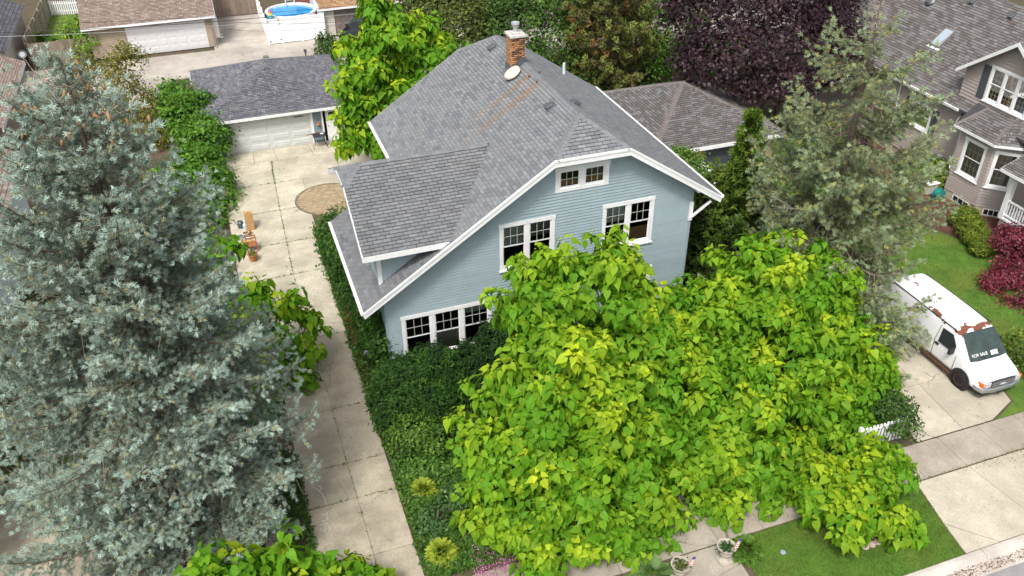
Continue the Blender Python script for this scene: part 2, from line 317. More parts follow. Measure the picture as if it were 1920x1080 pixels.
def window(parent, O, U, N, u0, u1, z0, z1, n=1, lites=(3, 2), double=True, trim=.13, mull=.16, sill=True, m=white, blinds=(), lower=(0, 0), leaded=None):
    """casing with n sashes; returns the clear opening"""
    O, U, N = map(A3, (O, U, N)); c = B()
    c.fbox(O, U, Z3, N, u0, u0+trim, z0, z1, -.06, .05).fbox(O, U, Z3, N, u1-trim, u1, z0, z1, -.06, .05)
    c.fbox(O, U, Z3, N, u0-.02, u1+.02, z1-trim, z1+.02, -.06, .062)
    c.fbox(O, U, Z3, N, u0+trim, u1-trim, z0, z0+trim*.7, -.06, .05)
    if sill: c.fbox(O, U, Z3, N, u0-.04, u1+.04, z0-.05, z0+.0, -.06, .1)
    a0, a1 = u0+trim, u1-trim; w = (a1-a0-mull*(n-1))/n
    for i in range(1, n): c.fbox(O, U, Z3, N, a0+i*w+(i-1)*mull, a0+i*(w+mull), z0+trim*.7, z1-trim, -.06, .044)
    root = c.put('window', m, parent); b0, b1 = z0+trim*.7, z1-trim; zm = b0+(b1-b0)*.52
    for i in range(n):
        l, r = a0+i*(w+mull), a0+i*(w+mull)+w
        for (s0, s1, dep, gr) in (((zm-.02, b1, .0, lites), (b0, zm+.02, -.03, lower)) if double else ((b0, b1, 0, lites),)):
            f = B(); t = .045; tb = .07 if (s0 == b0) else .04
            f.fbox(O, U, Z3, N, l, l+t, s0, s1, dep-.02, dep+.014).fbox(O, U, Z3, N, r-t, r, s0, s1, dep-.02, dep+.014)
            f.fbox(O, U, Z3, N, l+t, r-t, s1-.04, s1, dep-.02, dep+.014).fbox(O, U, Z3, N, l+t, r-t, s0, s0+tb, dep-.02, dep+.014)
            gx, gz = gr; p0, p1, q0, q1 = l+t, r-t, s0+tb, s1-.04; mb = .02 if leaded is None else .01; f.put('sash', m, root); f = B()
            for k in range(1, gx): x = p0+(p1-p0)*k/gx; f.fbox(O, U, Z3, N, x-mb/2, x+mb/2, q0, q1, dep-.008, dep+.008)
            for k in range(1, gz): z = q0+(q1-q0)*k/gz; f.fbox(O, U, Z3, N, p0, p1, z-mb/2, z+mb/2, dep-.007, dep+.007)
            if f.V: f.put('muntins', muntin if leaded is None else leadm, root)
            gx, gz = max(gx, 1), max(gz, 1)
            if leaded: gx = gz = 1
            for kx in range(gx):
                for kz in range(gz):
                    B().add([O+U*u+Z3*z+N*(dep-.004) for u, z in ((p0+(p1-p0)*kx/gx, q0+(q1-q0)*kz/gz), (p0+(p1-p0)*(kx+1)/gx, q0+(q1-q0)*kz/gz), (p0+(p1-p0)*(kx+1)/gx, q0+(q1-q0)*(kz+1)/gz), (p0+(p1-p0)*kx/gx, q0+(q1-q0)*(kz+1)/gz))], [(0, 1, 2, 3)]).put('pane', GLASS, root)
        if i < len(blinds) and blinds[i]:
            lo, hi, mm = blinds[i]
            B().fbox(O, U, Z3, N, l+.02, r-.02, b0+(b1-b0)*lo, b0+(b1-b0)*hi, -.11, -.1).put('blind', mm, root)
    return (u0+trim*.4, u1-trim*.4, z0+trim*.3, z1-trim*.4)
def clip(poly, p, n):
    out = []
    for i in range(len(poly)):
        a, b_ = poly[i-1], poly[i]; da, db = (a-p)@n, (b_-p)@n
        if (da >= 0) != (db >= 0): out.append(a+(b_-a)*da/(da-db))
        if db >= 0: out.append(b_)
    return out
def shingles(name, parent, P3, palette, expo=.143, tabw=.31, gap=.02, th=.024, cg=.012, nobj=0, arch=False, m=None, keep=None):
    """tabs on a planar convex roof face P3 (first edge = eave). the nobj that show largest become objects of their own"""
    P3 = [A3(p, float) for p in P3]; O = P3[0]; U = P3[1]-O; U /= np.linalg.norm(U)
    N = np.cross(U, P3[2]-O); N /= np.linalg.norm(N)
    if N[2] < 0: N = -N
    V = np.cross(N, U)
    if V @ (sum(P3)/len(P3)-O) < 0: V = -V
    q = [A3([(p-O)@U, (p-O)@V]) for p in P3]; c = sum(q)/len(q); ed = []
    for i in range(len(q)):
        e = q[i]-q[i-1]; n = A3([-e[1], e[0]]); n /= np.linalg.norm(n)
        if (c-q[i-1])@n < 0: n = -n
        ed.append((q[i-1], n))
    mn, mx = np.min(q, 0), np.max(q, 0); full = []; VV, FF, CC = [], [], []
    r = 0; v = mn[1]
    while v < mx[1]:
        x = mn[0]-random.random()*tabw if arch else mn[0]-(tabw/2 if r % 2 else 0)
        while x < mx[0]:
            w = tabw*random.choice((.45, .7, 1, 1.3)) if arch else tabw
            base = A3(random.choice(palette))*random.uniform(.93, 1.07); g = gap*random.uniform(.6, 1.4)
            poly = [A3([x+g/2, v+.001]), A3([x+w-g/2, v+.001]), A3([x+w-g/2, v+expo-cg]), A3([x+g/2, v+expo-cg])]  # strip left between courses bares the dark deck as a painted shadow line
            mn_d = [min((p-pp)@nn for p in poly) for pp, nn in ed]; x += w
            if min(mn_d) >= 0: full.append((poly, base, v)); continue
            for pp, nn in ed:
                poly = clip(poly, pp, nn)
                if len(poly) < 3: break
            if len(poly) < 3: continue
            _tab(VV, FF, CC, poly, base, v, O, U, V, N, expo, th)
        v += expo; r += 1
    if nobj:
        def size(f):
            p = O+U*f[0][0][0]+V*f[2]; d = p-A3([0, 0, CAMZ]); L = np.linalg.norm(d); s = CR@d; px, py = 960+FPX*s[0]/s[2], 540-FPX*s[1]/s[2]
            return (abs(N@d)/L**3) if (0 < px < 1920 and 0 < py < 1080 and (keep is None or keep(p))) else 0
        full.sort(key=size, reverse=True); cache = {}
        for poly, base, v in full[:nobj]:
            key = int(base.mean()*60)
            if key not in cache:
                a, b_, cc = [], [], []; p0 = poly[0]; _tab(a, b_, cc, [p-p0 for p in poly], base, v-p0[1], A3([0, 0, 0.]), U, V, N, expo, th)
                me = pymesh('shingle', a, b_, m or shingle); setcol(me, base); cache[key] = me
            put('shingle', cache[key], parent, Matrix.Translation(O+U*poly[0][0]+V*poly[0][1]))
        full = full[nobj:]
    for poly, base, v in full: _tab(VV, FF, CC, poly, base, v, O, U, V, N, expo, th)
    me = pymesh(name, VV, FF, m or shingle)
    a = me.color_attributes.new('Col', 'FLOAT_COLOR', 'POINT'); cc = np.ones((len(VV), 4), np.float32); cc[:, :3] = CC; a.data.foreach_set('color', cc.ravel())
    return put(name, me, parent, kind='stuff')
def _tab(VV, FF, CC, poly, base, v, O, U, V, N, expo, th):
    k = len(VV); n = len(poly)
    for p in poly: VV.append(O+U*p[0]+V*p[1]+N*(.003+th*(1-(p[1]-v)/expo)))
    for p in poly: VV.append(O+U*p[0]+V*p[1]-N*.006)
    FF.append([k+i for i in range(n)]); FF.extend([[k+i, k+n+i, k+n+(i+1) % n, k+(i+1) % n] for i in range(n)]); CC.extend([base]*(2*n))
def caps(parent, p, q, sL, sR, palette, w=.15, expo=.15, m=None):
    """overlapping ridge or hip caps from p to q; sL, sR = points lower on the two faces"""
    p, q = A3(p, float), A3(q, float); d = q-p; L = np.linalg.norm(d); d /= L
    def side(s): v = A3(s, float)-p; v -= d*(v@d); return v/np.linalg.norm(v)
    a, b_ = side(sL), side(sR); up = -(a+b_); up /= np.linalg.norm(up)+1e-9
    if up[2] < 0: up = -up
    cache = []
    for c in palette[:4]:
        V = []
        for t, h in ((0, .03), (expo*1.15, .016)):
            V += [d*t+a*w+up*h*.8, d*t+a*w*.35+up*h, d*t+up*h*1.15, d*t+b_*w*.35+up*h, d*t+b_*w+up*h*.8]
        V += [v-up*.02 for v in V[:5]]
        me = pymesh('ridge_cap', V, [(i, i+1, i+6, i+5) for i in range(4)]+[(10+i, 11+i, i+1, i) for i in range(4)]+[(0, 5, 10), (4, 14, 9)], m or shingle); setcol(me, A3(c)*.93); cache.append(me)
    for i in range(int(L/expo)): put('ridge_cap', random.choice(cache), parent, Matrix.Translation(p+d*(i*expo)))
def deck(parent, faces, th, m, name='roof'):
    b = B()
    for f in faces: b.prism([A3(p, float)-Z3*.012 for p in f], -Z3*th)
    return b.put(name, m, parent)
deckm = mat('roof_deck', (.06, .06, .065), .9, .2, 4)
def fascia(parent, p, q, h=.2, t=.04, m=white, drop=.01, name='fascia'):
    p, q = A3(p, float), A3(q, float); b = B(); d = (q-p); hz = A3([d[0], d[1], 0]); hz /= np.linalg.norm(hz); n = A3([hz[1], -hz[0], 0])
    b.prism([p-Z3*drop-n*t/2, q-Z3*drop-n*t/2, q-Z3*(drop+h)-n*t/2, p-Z3*(drop+h)-n*t/2], n*t)
    return b.put(name, m, parent)
def roof_vent(parent, p, U, V, N, m):
    b = B(); b.fbox(p, U, V, N, -.2, .2, -.2, .22, -.01, .03)
    b.add([A3(p)+U*u+V*v+N*h for u, v, h in ((-.16, -.16, .03), (.16, -.16, .03), (.16, .16, .03), (-.16, .16, .03), (-.15, -.17, .17), (.15, -.17, .17), (.14, .12, .13), (-.14, .12, .13))], [(4, 5, 6, 7), (0, 1, 5, 4), (1, 2, 6, 5), (2, 3, 7, 6), (3, 0, 4, 7)])
    return bevel(b.put('roof_vent', m, parent), .02)
ventm = mat('vent_metal', (.16, .17, .18), .35, .1, 5, metal=.6, spec=.5)
# ------------------------------------------------------------------ the blue house
siding = mat('blue_siding', (.275, .355, .388), .65, .07, 2.5, big=.35, bigscale=.9, bigcol=(.325, .4, .428), orand=.035, bump=.08, bscale=18)
YW, YB = 25.0, 35.5; XL, XR = 3.93, 16.0; RX, RZ, M_ = 11.516, 10.06, .6595; YF, YK = 24.4, 36.1
zl = lambda x: RZ-M_*abs(RX-x)
house = thing('blue_house', ((XL+XR)/2, 30, 0), 'blue clapboard house with grey shingle roof, clipped gables and brick chimney', 'house')
found = mat('foundation', (.33, .31, .28), .9, .2, 3, bump=.4, bscale=15)
B().box(XL+.03, XR-.03, YW+.03, YB-.03, -.1, .95).put('foundation', found, house)
OP = []
fo, fu, fn = (0, YW, 0), X3, -Y3
rb = blind; box_ = mat('cardboard', (.3, .17, .08), .9, .2, 5); lace = mat('lace_curtain', (.42, .4, .36), .95, .18, 25)
OP.append(window(house, fo, fu, fn, 4.46, 7.90, 1.55, 3.56, 3, blinds=((.0, .3, inner), (.0, .5, lace), (.8, 1, rb))))
OP.append(window(house, fo, fu, fn, 8.26, 10.38, 4.72, 6.65, 2, blinds=((.5, 1, rb), (.62, 1, mat('dim_blind', (.2, .22, .2), .9, .1)))))
OP.append(window(house, fo, fu, fn, 12.27, 14.38, 4.75, 6.68, 2, blinds=((.58, 1, rb), (.05, .35, box_))))
OP.append(window(house, fo, fu, fn, 10.36, 12.42, 7.54, 8.5, 2, double=False, sill=False, trim=.17, mull=.2, blinds=((.0, .45, box_), (.05, .4, box_))))
OP.append(window(house, fo, fu, fn, 12.35, 14.52, 1.6, 3.61, 2))
TOP = 9.0
xl = lambda z: XL if z < zl(XL)-.12 else RX-(RZ-.12-z)/M_
xr = lambda z: XR if z < zl(XR)-.12 else RX+(RZ-.12-z)/M_
wall(house, fo, fu, fn, xl, xr, .92, TOP, .122, OP, siding)
wall(house, (0, YB, 0), X3, Y3, lambda z: max(6.5, xl(z)), xr, .92, TOP, .122, [], siding)
wall(house, (XL, 0, 0), Y3, -X3, lambda z: YW, lambda z: 30.9, .92, zl(XL)-.1, .122, [], siding)
wall(house, (XR, 0, 0), Y3, X3, lambda z: YW, lambda z: YB, .92, zl(XR)-.1, .122, [], siding)
wall(house, (6.5, 0, 0), Y3, -X3, lambda z: 30.9, lambda z: YB, .92, zl(6.5)-.1, .122, [], siding)
wall(house, (0, 30.9, 0), X3, Y3, lambda z: XL, lambda z: 6.5, .92, zl(XL)-.1, .122, [], siding)
for x, y, zt in ((XL, YW, zl(XL)-.1), (XR, YW, zl(XR)-.1), (6.5, YB, zl(6.5)-.1), (XR, YB, zl(XR)-.1), (XL, 30.9, zl(XL)-.1)):
    B().box(x-.04, x+.04, y-.045, y+.045, .9, zt).put('corner_board', siding, house)
for z in (1.1, 4.05, 7.2): B().box(XL+.1 if z < 4 else 7 if z < 5 else 9, XR-.1 if z < 7 else 14, YW+.15, YB-.15, z-.1, z).put('floor', inner, house)
pal = [(.20, .213, .224), (.215, .228, .24), (.24, .253, .265), (.206, .219, .231), (.17, .183, .197), (.226, .239, .25), (.222, .226, .232)]
pal = [tuple(A3(c)*.89) for c in pal]
JX, JZ = 1.41, 9.13
ap0, ap1 = A3([RX, 25.8, RZ]), A3([RX, 34.75, RZ])
faces = dict(left=[(5.94, YK, zl(5.94)), (5.94, YF, zl(5.94)), (RX-JX, YF, JZ), ap0, ap1, (RX-JX, YK, JZ)],
             skirt=[(3.1, 31.1, zl(3.1)), (3.1, YF, zl(3.1)), (5.94, YF, zl(5.94)), (5.94, 31.1, zl(5.94))],
             right=[(16.87, YF, zl(16.87)), (16.87, YK, zl(16.87)), (RX+JX, YK, JZ), ap1, ap0, (RX+JX, YF, JZ)],
             front=[(RX-JX, YF, JZ), (RX+JX, YF, JZ), ap0], back=[(RX+JX, YK, JZ), (RX-JX, YK, JZ), ap1])
roof = deck(house, faces.values(), .1, deckm)
# shingle with the two rust streaks that run down from the ridge
rs = shingle.copy(); rs.name = 'shingle_rust_streaked'; nt_ = rs.node_tree; L_ = nt_.links.new; bs = nt_.nodes['Principled BSDF']
src = bs.inputs['Base Color'].links[0].from_socket; geo = _n(nt_, 'ShaderNodeNewGeometry'); sp_ = _n(nt_, 'ShaderNodeSeparateXYZ'); L_(geo.outputs[0], sp_.inputs[0])
def mth(op, a, b_=None, c=None):
    n = _n(nt_, 'ShaderNodeMath', operation=op)
    for i, v in enumerate((a, b_, c)):
        if v is None: continue
        if isinstance(v, (int, float)): n.inputs[i].default_value = v
        else: L_(v, n.inputs[i])
    return n.outputs[0]
nz = _n(nt_, 'ShaderNodeTexNoise'); nz.inputs['Scale'].default_value = 3.; L_(geo.outputs[0], nz.inputs['Vector'])
def streak(y0, w, x0, x1):
    dy = mth('ABSOLUTE', mth('SUBTRACT', mth('ADD', sp_.outputs[1], mth('MULTIPLY', nz.outputs[0], .25)), y0+.12))
    f = mth('SUBTRACT', 1, mth('DIVIDE', dy, w)); f = mth('MAXIMUM', f, 0)
    g = _n(nt_, 'ShaderNodeMapRange'); L_(sp_.outputs[0], g.inputs[0])
    for i, v in enumerate((x0, x1, 0, 1)): g.inputs[i+1].default_value = v
    h = _n(nt_, 'ShaderNodeMapRange'); L_(sp_.outputs[0], h.inputs[0])
    for i, v in enumerate((RX-.35, RX-.2, 1, 0)): h.inputs[i+1].default_value = v
    return mth('MULTIPLY', mth('MULTIPLY', f, g.outputs[0]), h.outputs[0])
fac = mth('MULTIPLY', mth('ADD', streak(29.2, .34, 7.9, 10.9), streak(30.1, .26, 8.2, 11.0)), mth('ADD', .25, nz.outputs[0]))
mx_ = _n(nt_, 'ShaderNodeMix', data_type='RGBA'); L_(mth('MINIMUM', fac, .55), mx_.inputs[0]); L_(src, mx_.inputs[6]); mx_.inputs[7].default_value = (.26, .165, .075, 1); L_(mx_.outputs[2], bs.inputs['Base Color'])
hid = lambda p: not (p[0] < 9.0 and 24.5 < p[1] < 31.3 and p[2] < 8.39-.5*abs(p[1]-27.97))
shingles('shingle_field', roof, faces['left'], pal, m=rs, nobj=215, keep=hid)
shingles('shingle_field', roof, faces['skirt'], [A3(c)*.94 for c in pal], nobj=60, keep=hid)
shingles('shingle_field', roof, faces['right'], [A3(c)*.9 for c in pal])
shingles('shingle_field', roof, faces['front'], pal, nobj=25)
shingles('shingle_field', roof, faces['back'], pal)
lo = lambda s: (RX+s*3, 30, zl(RX+3))
caps(roof, ap0, ap1, lo(-1), lo(1), pal); 
for a, sy in ((ap0, YF), (ap1, YK)):
    for s in (-1, 1): caps(roof, (RX+s*JX, sy, JZ), a, (RX, sy, JZ), (RX+s*4, 30, zl(RX+4)), pal)
# bargeboards and eaves
for a, b_ in (((3.1, YF, zl(3.1)), (RX-JX, YF, JZ)), ((RX-JX, YF, JZ), (RX+JX, YF, JZ)), ((RX+JX, YF, JZ), (16.87, YF, zl(16.87)))):
    fascia(house, a, b_, .27, .05, name='bargeboard'); fascia(house, A3(a)-Y3*.03, A3(b_)-Y3*.03, .09, .05, drop=-.004, name='crown_moulding')
for a, b_ in (((5.94, YK, zl(5.94)), (RX-JX, YK, JZ)), ((RX-JX, YK, JZ), (RX+JX, YK, JZ)), ((RX+JX, YK, JZ), (16.87, YK, zl(16.87)))): fascia(house, a, b_, .25, .05, name='bargeboard')
for x, a, b_ in ((3.1, YF-.02, 31.1), (5.94, 31.1, YK), (16.87, YF-.02, YK)): 
    fascia(house, (x, a, zl(x)), (x, b_, zl(x)), .2, .05)
    s = 1 if x > 9 else -1
    B().prism([(x+s*.02, a, zl(x)-.005), (x+s*.13, a, zl(x)-.005), (x+s*.11, a, zl(x)-.11), (x+s*.02, a, zl(x)-.11)], (0, b_-a, 0)).put('gutter', white, house)
for x0, x1 in ((XL+.2, RX-JX), (RX+JX, XR-.2)): B().prism([(x0, YF+.03, zl(x0)-.13), (x1, YF+.03, zl(x1)-.13), (x1, YF+.03, zl(x1)-.15), (x0, YF+.03, zl(x0)-.15)], (0, YW-YF-.06, 0)).put('soffit', white, house)
for x, z in ((4.02, zl(4.02)-.42), (6.55, zl(6.55)-.42), (15.95, zl(15.95)-.45)):
    b = B().box(x-.06, x+.06, YF+.06, YW-.02, z+.1, z+.2); bk = b.put('bracket', white, house)
bk = B().box(15.9, 16.06, YW-.09, YW-.02, 5.35, 6.15).beam((15.98, YW-.05, 5.45), (16.55, YF+.15, 6.3), .09, .09).put('bracket', white, house)
# dormer over the driveway side
DR, DZ, DE, DY, DX = 27.97, 8.39, 6.66, 3.47, 3.3
dp = (DZ-DE)/DY; hz_ = 7.98; hy = (DZ-hz_)/dp
xa = lambda z: RX-(RZ-z)/M_
dormer = deck(house, [[(DX, DR-DY, DE), (xa(DE), DR-DY, DE), (xa(DZ), DR, DZ), (DX+.7, DR, DZ), (DX, DR-hy, hz_)], [(DX, DR+DY, DE), (xa(DE), DR+DY, DE), (xa(DZ), DR, DZ), (DX+.7, DR, DZ), (DX, DR+hy, hz_)], [(DX, DR-hy, hz_), (DX, DR+hy, hz_), (DX+.7, DR, DZ)]], .09, deckm, 'dormer_roof')
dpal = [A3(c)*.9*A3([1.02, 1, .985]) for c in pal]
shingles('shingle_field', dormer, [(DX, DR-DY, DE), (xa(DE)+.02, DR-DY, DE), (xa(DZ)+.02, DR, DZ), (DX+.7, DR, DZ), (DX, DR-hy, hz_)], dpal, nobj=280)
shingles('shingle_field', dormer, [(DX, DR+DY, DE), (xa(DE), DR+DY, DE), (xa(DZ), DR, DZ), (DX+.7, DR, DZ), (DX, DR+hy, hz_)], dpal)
shingles('shingle_field', dormer, [(DX, DR-hy, hz_), (DX, DR+hy, hz_), (DX+.7, DR, DZ)], pal, nobj=8)
caps(dormer, (DX+.7, DR, DZ), (xa(DZ)-.05, DR, DZ), (5, DR-1, DZ-dp), (5, DR+1, DZ-dp), pal)
for s in (-1, 1):
    caps(dormer, (DX, DR+s*hy, hz_), (DX+.7, DR, DZ), (DX, DR, hz_), (DX+2, DR+s*1.5, DZ-1.5*dp), pal)
    fascia(house, (DX, DR+s*DY, DE), (xa(DE)-.05, DR+s*DY, DE), .2, .05); fascia(house, (DX, DR+s*DY, DE), (DX, DR+s*hy, hz_), .2, .05, name='bargeboard')
    yw = DR+s*2.78
    wall(house, (0, yw, 0), X3, Y3*s, lambda z: 3.9, lambda z: xa(z)+.02, 5.02, DE+.25, .122, [], siding, name='dormer_wall')
    B().box(3.84, 3.98, yw-.07, yw+.07, 5.0, DE+.3).put('corner_board', white, house)
fascia(house, (DX, DR-hy, hz_), (DX, DR+hy, hz_), .2, .05, name='bargeboard')
wall(house, (3.9, 0, 0), Y3, -X3, lambda z: max(25.2, DR-(DZ-z-.1)/dp), lambda z: min(30.75, DR+(DZ-z-.1)/dp), 5.02, hz_-.05, .122, [(26.6, 29.3, 5.5, 7.0)], siding, name='dormer_wall')
window(house, (3.9, 0, 0), Y3, -X3, 26.5, 29.4, 5.4, 7.1, 3)
# chimney, roof furniture
brickm = mat('chimney_brick', attr=True, rough=.9, var=.18, scale=7, bump=.3, bscale=50)
chx, chy, cw, cl = 11.22, 31.5, .27, .3
chim = B().box(chx-cw+.02, chx+cw-.02, chy-cl+.02, chy+cl-.02, 9.2, 11.1).put('chimney', mat('mortar', (.3, .25, .2), .95, .2, 8), house)
BV, BF, BC = [], [], []
def brick(x0, x1, y0, y1, z0, z1, c):
    k = len(BV); BV.extend([(x, y, z) for z in (z0, z1) for y in (y0, y1) for x in (x0, x1)])
    BF.extend([[k+i for i in f] for f in ((0, 2, 3, 1), (4, 5, 7, 6), (0, 1, 5, 4), (2, 6, 7, 3), (0, 4, 6, 2), (1, 3, 7, 5))]); BC.extend([c]*8)
for r in range(25):
    z = 9.2+r*.076; off = (r % 2)*.105
    for i in range(-1, 5):
        for s in (-1, 1):
            dark = random.random() < (.5 if s < 0 else .2)
            c = A3([.12, .07, .055] if dark else [.36, .18, .085])*random.uniform(.75, 1.2)
            a, b_ = max(chx-cw, chx-cw+i*.21+off), min(chx+cw, chx-cw+i*.21+off+.2)
            if b_-a > .03: brick(a, b_, chy+s*cl-.02, chy+s*cl+.015, z, z+.065, c)
            c = A3([.42, .23, .11])*random.uniform(.75, 1.15)
            a, b_ = max(chy-cl, chy-cl+i*.21+off), min(chy+cl, chy-cl+i*.21+off+.2)
            if b_-a > .03: brick(chx+s*cw-.02, chx+s*cw+.015, a, b_, z, z+.065, c)
put('brick', npmesh('brick', BV, BF, brickm, BC), chim, kind='stuff')
cap_ = bevel(B().box(chx-cw-.07, chx+cw+.07, chy-cl-.07, chy+cl+.07, 11.08, 11.18).box(chx-.18, chx+.18, chy-.2, chy+.2, 11.18, 11.23).put('chimney_cap', mat('cap_concrete', (.5, .48, .45), .9, .2, 5), chim), .015)
B().lathe((chx, chy, 11.23), [(.1, 0), (.1, .2), (.14, .2), (.14, .23), (.07, .24), (.07, .3), (.17, .3), (.16, .37), (.02, .4)], 20).put('flue_cap', mat('galvanised', (.6, .62, .62), .4, .1, 4, metal=.6), chim, smooth=False)
B().prism([(chx-cw-.06, chy-cl-.05, 9.6), (chx+cw+.06, chy-cl-.05, 9.6), (chx+cw+.05, chy-cl-.05, 10.1), (RX-.1, chy-cl-.05, 10.3), (chx-cw-.05, chy-cl-.05, 9.95)], (0, .06, 0)).box(chx-cw-.06, chx-cw-.0, chy-cl, chy+cl, 9.6, 9.98).put('flashing', ventm, chim)
LU, LV = -Y3, A3([1, 0, M_])/math.hypot(1, M_); LN = A3([-M_, 0, 1])/math.hypot(1, M_)
onL = lambda x, y: A3([x, y, zl(x)+.005])
for x, y in ((11.08, 34.0), (11.06, 27.3)): roof_vent(house, onL(x, y), LU, LV, LN, ventm)
RV, RN = A3([-1, 0, M_])/math.hypot(1, M_), A3([M_, 0, 1])/math.hypot(1, M_)
roof_vent(house, onL(12.0, 27.3), Y3, RV, RN, ventm)
B().lathe(onL(10.95, 30.9), [(.2, 0), (.2, .1), (.33, .1), (.36, .13), (.34, .2), (.22, .26), (.04, .28)], 28, (LU, LV, LN)).put('attic_fan', mat('fan_hood', (.62, .56, .46), .55, .15, 8), house)
B().lathe((14.46, 34.19, 7.9), [(.06, 0), (.06, .75), (.045, .75), (.045, .5)], 16).put('vent_pipe', mat('pvc', (.62, .7, .76), .4, .08), house)
for x, y in ((11.3, 29.3), (11.25, 30.0), (11.75, 30.2)): B().lathe(onL(x, y), [(.05, 0), (.05, .08), (.01, .1)], 8).put('vent_stub', mat('rusty', (.13, .07, .04), .9, .3, 9), house)
# ------------------------------------------------------------------ other buildings
def gdoor(parent, x0, x1, y, z1, m, cols, rows=4, name='garage_door', dp=.022):
    root = B().box(x0, x1, y, y+.05, .03, z1).put(name, m, parent); w = (x1-x0)/cols; h = (z1-.03)/rows
    tw, th_ = .1, .09
    me = B().add([(a, d, c) for d, k in ((0, 0), (-dp, dp*2)) for a, c in ((tw+k, th_+k), (w-tw-k, th_+k), (w-tw-k, h-th_-k), (tw+k, h-th_-k))], [(4, 5, 6, 7), (0, 1, 5, 4), (1, 2, 6, 5), (2, 3, 7, 6), (3, 0, 4, 7)]).mesh('door_panel', m)
    for r in range(rows):
        B().box(x0+.002, x1-.002, y-.012, y, .03+r*h+.012, .03+(r+1)*h-.012).put('door_section', m, root)
        for c in range(cols): put('door_panel', me, root, Matrix.Translation((x0+c*w, y-.0125, .03+r*h)))
    return root
gpal = [(.125, .13, .15), (.15, .15, .165), (.17, .16, .165), (.14, .145, .17), (.195, .2, .215), (.105, .11, .13)]
wsid = mat('white_siding', (.58, .6, .6), .6, .06, 3)
gblue = mat('garage_blue_trim', (.2, .27, .3), .7, .1, 3)
gar = thing('garage', (2.7, 53, 0), 'hip roofed garage with wide white panel door at the end of the driveway', 'garage')
GX0, GX1, GY0, GY1, GE = -1.78, 7.15, 48.38, 57.4, 2.33
a0, a1 = (2.68, 52.4, 3.88), (2.68, 53.4, 3.88)
gf = [[(GX0, GY0, GE), (GX1, GY0, GE), a0], [(GX1, GY0, GE), (GX1, GY1, GE), a1, a0], [(GX1, GY1, GE), (GX0, GY1, GE), a1], [(GX0, GY1, GE), (GX0, GY0, GE), a0, a1]]
gr = deck(gar, gf, .1, deckm)
for f in gf: shingles('shingle_field', gr, f, gpal, expo=.14, tabw=.26, arch=True)
for c, a in (((GX0, GY0, GE), a0), ((GX1, GY0, GE), a0), ((GX1, GY1, GE), a1), ((GX0, GY1, GE), a1)): caps(gr, c, a, (2.68, c[1], GE), (c[0], 53, GE), gpal[:3])
for p, q in (((GX0, GY0), (GX1, GY0)), ((GX1, GY0), (GX1, GY1)), ((GX1, GY1), (GX0, GY1)), ((GX0, GY1), (GX0, GY0))): fascia(gar, (*p, GE), (*q, GE), .17, .05)
for x0, x1 in ((-1.4, -.5), (4.66, 5.2), (6.2, 6.8)): wall(gar, (0, 48.8, 0), X3, -Y3, lambda z: x0, lambda z: x1, .05, 2.34, .15, [], gblue)
B().box(-.5, 6.2, 48.85, 48.95, 2.06, 2.34).put('header', white, gar)
for x0, x1, y0, y1 in ((-1.4, -1.3, 48.85, 57), (6.7, 6.8, 48.85, 57), (-1.4, 6.8, 56.9, 57)): B().box(x0, x1, y0, y1, 0, 2.34).put('wall', gblue, gar)
gdoor(gar, -.36, 4.52, 48.84, 2.06, mat('greyed_white_door', (.56, .58, .57), .5, .05, 3), 4)
B().box(-.5, -.36, 48.76, 48.9, 0, 2.2).box(4.52, 4.66, 48.76, 48.9, 0, 2.2).box(5.16, 5.26, 48.76, 48.9, 0, 2.2).box(6.15, 6.25, 48.76, 48.9, 0, 2.2).put('door_frame', white, gar)
B().box(5.26, 6.15, 49.6, 49.62, 0, 2.1).put('doorway_back', inner, gar)
sdo = B().box(5.42, 6.15, 48.8, 48.84, .05, 2.05).put('side_door', white, gar)
B().box(5.6, 6.02, 48.785, 48.8, 1.35, 1.85).put('door_pane', mat('black_glass', (.02, .02, .022), .1, 0, spec=.6), sdo); B().lathe((5.5, 48.74, 1.0), [(.03, 0), (.03, .05)], 10).put('knob', ventm, sdo)
B().box(3.6, 4.15, 48.79, 48.815, 1.8, 1.85).put('hinge_strap', inner, gar)
LUg = X3; roof_vent(gar, (1.75, 53.1, 3.56), Y3, A3([1, 0, .35]), Z3, ventm); roof_vent(gar, (2.9, 54.2, 3.68), X3, A3([0, -1, .38]), Z3, ventm)
B().lathe((5.6, 57.0, 2.3), [(.05, 0), (.05, .55), (.11, .55), (.11, .68), (.02, .7)], 14).put('vent_pipe', ventm, gar)
# brown hip-roofed garage behind the blue house
bpal = [(.115, .105, .102), (.13, .118, .112), (.165, .16, .16), (.122, .11, .106), (.145, .135, .132), (.18, .176, .178)]
g2 = thing('brown_garage', (24.2, 40, 0), 'brown shingled hip roof garage with dark slate doors beyond the blue house', 'garage')
x0, x1, y0, y1, ze = 20.2, 28.3, 35.8, 44.6, 2.5; ap = (24.22, 40.25, 4.32)
hf = [[(x0, y0, ze), (x1, y0, ze), ap], [(x1, y0, ze), (x1, y1, ze), ap], [(x1, y1, ze), (x0, y1, ze), ap], [(x0, y1, ze), (x0, y0, ze), ap]]
r2 = deck(g2, hf, .1, deckm)
for f in hf: shingles('shingle_field', r2, f, bpal, expo=.145, tabw=.32, arch=True)
for c in ((x0, y0, ze), (x1, y0, ze), (x1, y1, ze), (x0, y1, ze)): caps(r2, c, ap, (24.2, c[1], ze), (c[0], 40, ze), [(.2, .17, .16), (.18, .155, .145)])
for p, q in (((x0, y0), (x1, y0)), ((x1, y0), (x1, y1)), ((x1, y1), (x0, y1)), ((x0, y1), (x0, y0))): fascia(g2, (*p, ze), (*q, ze), .22, .05)
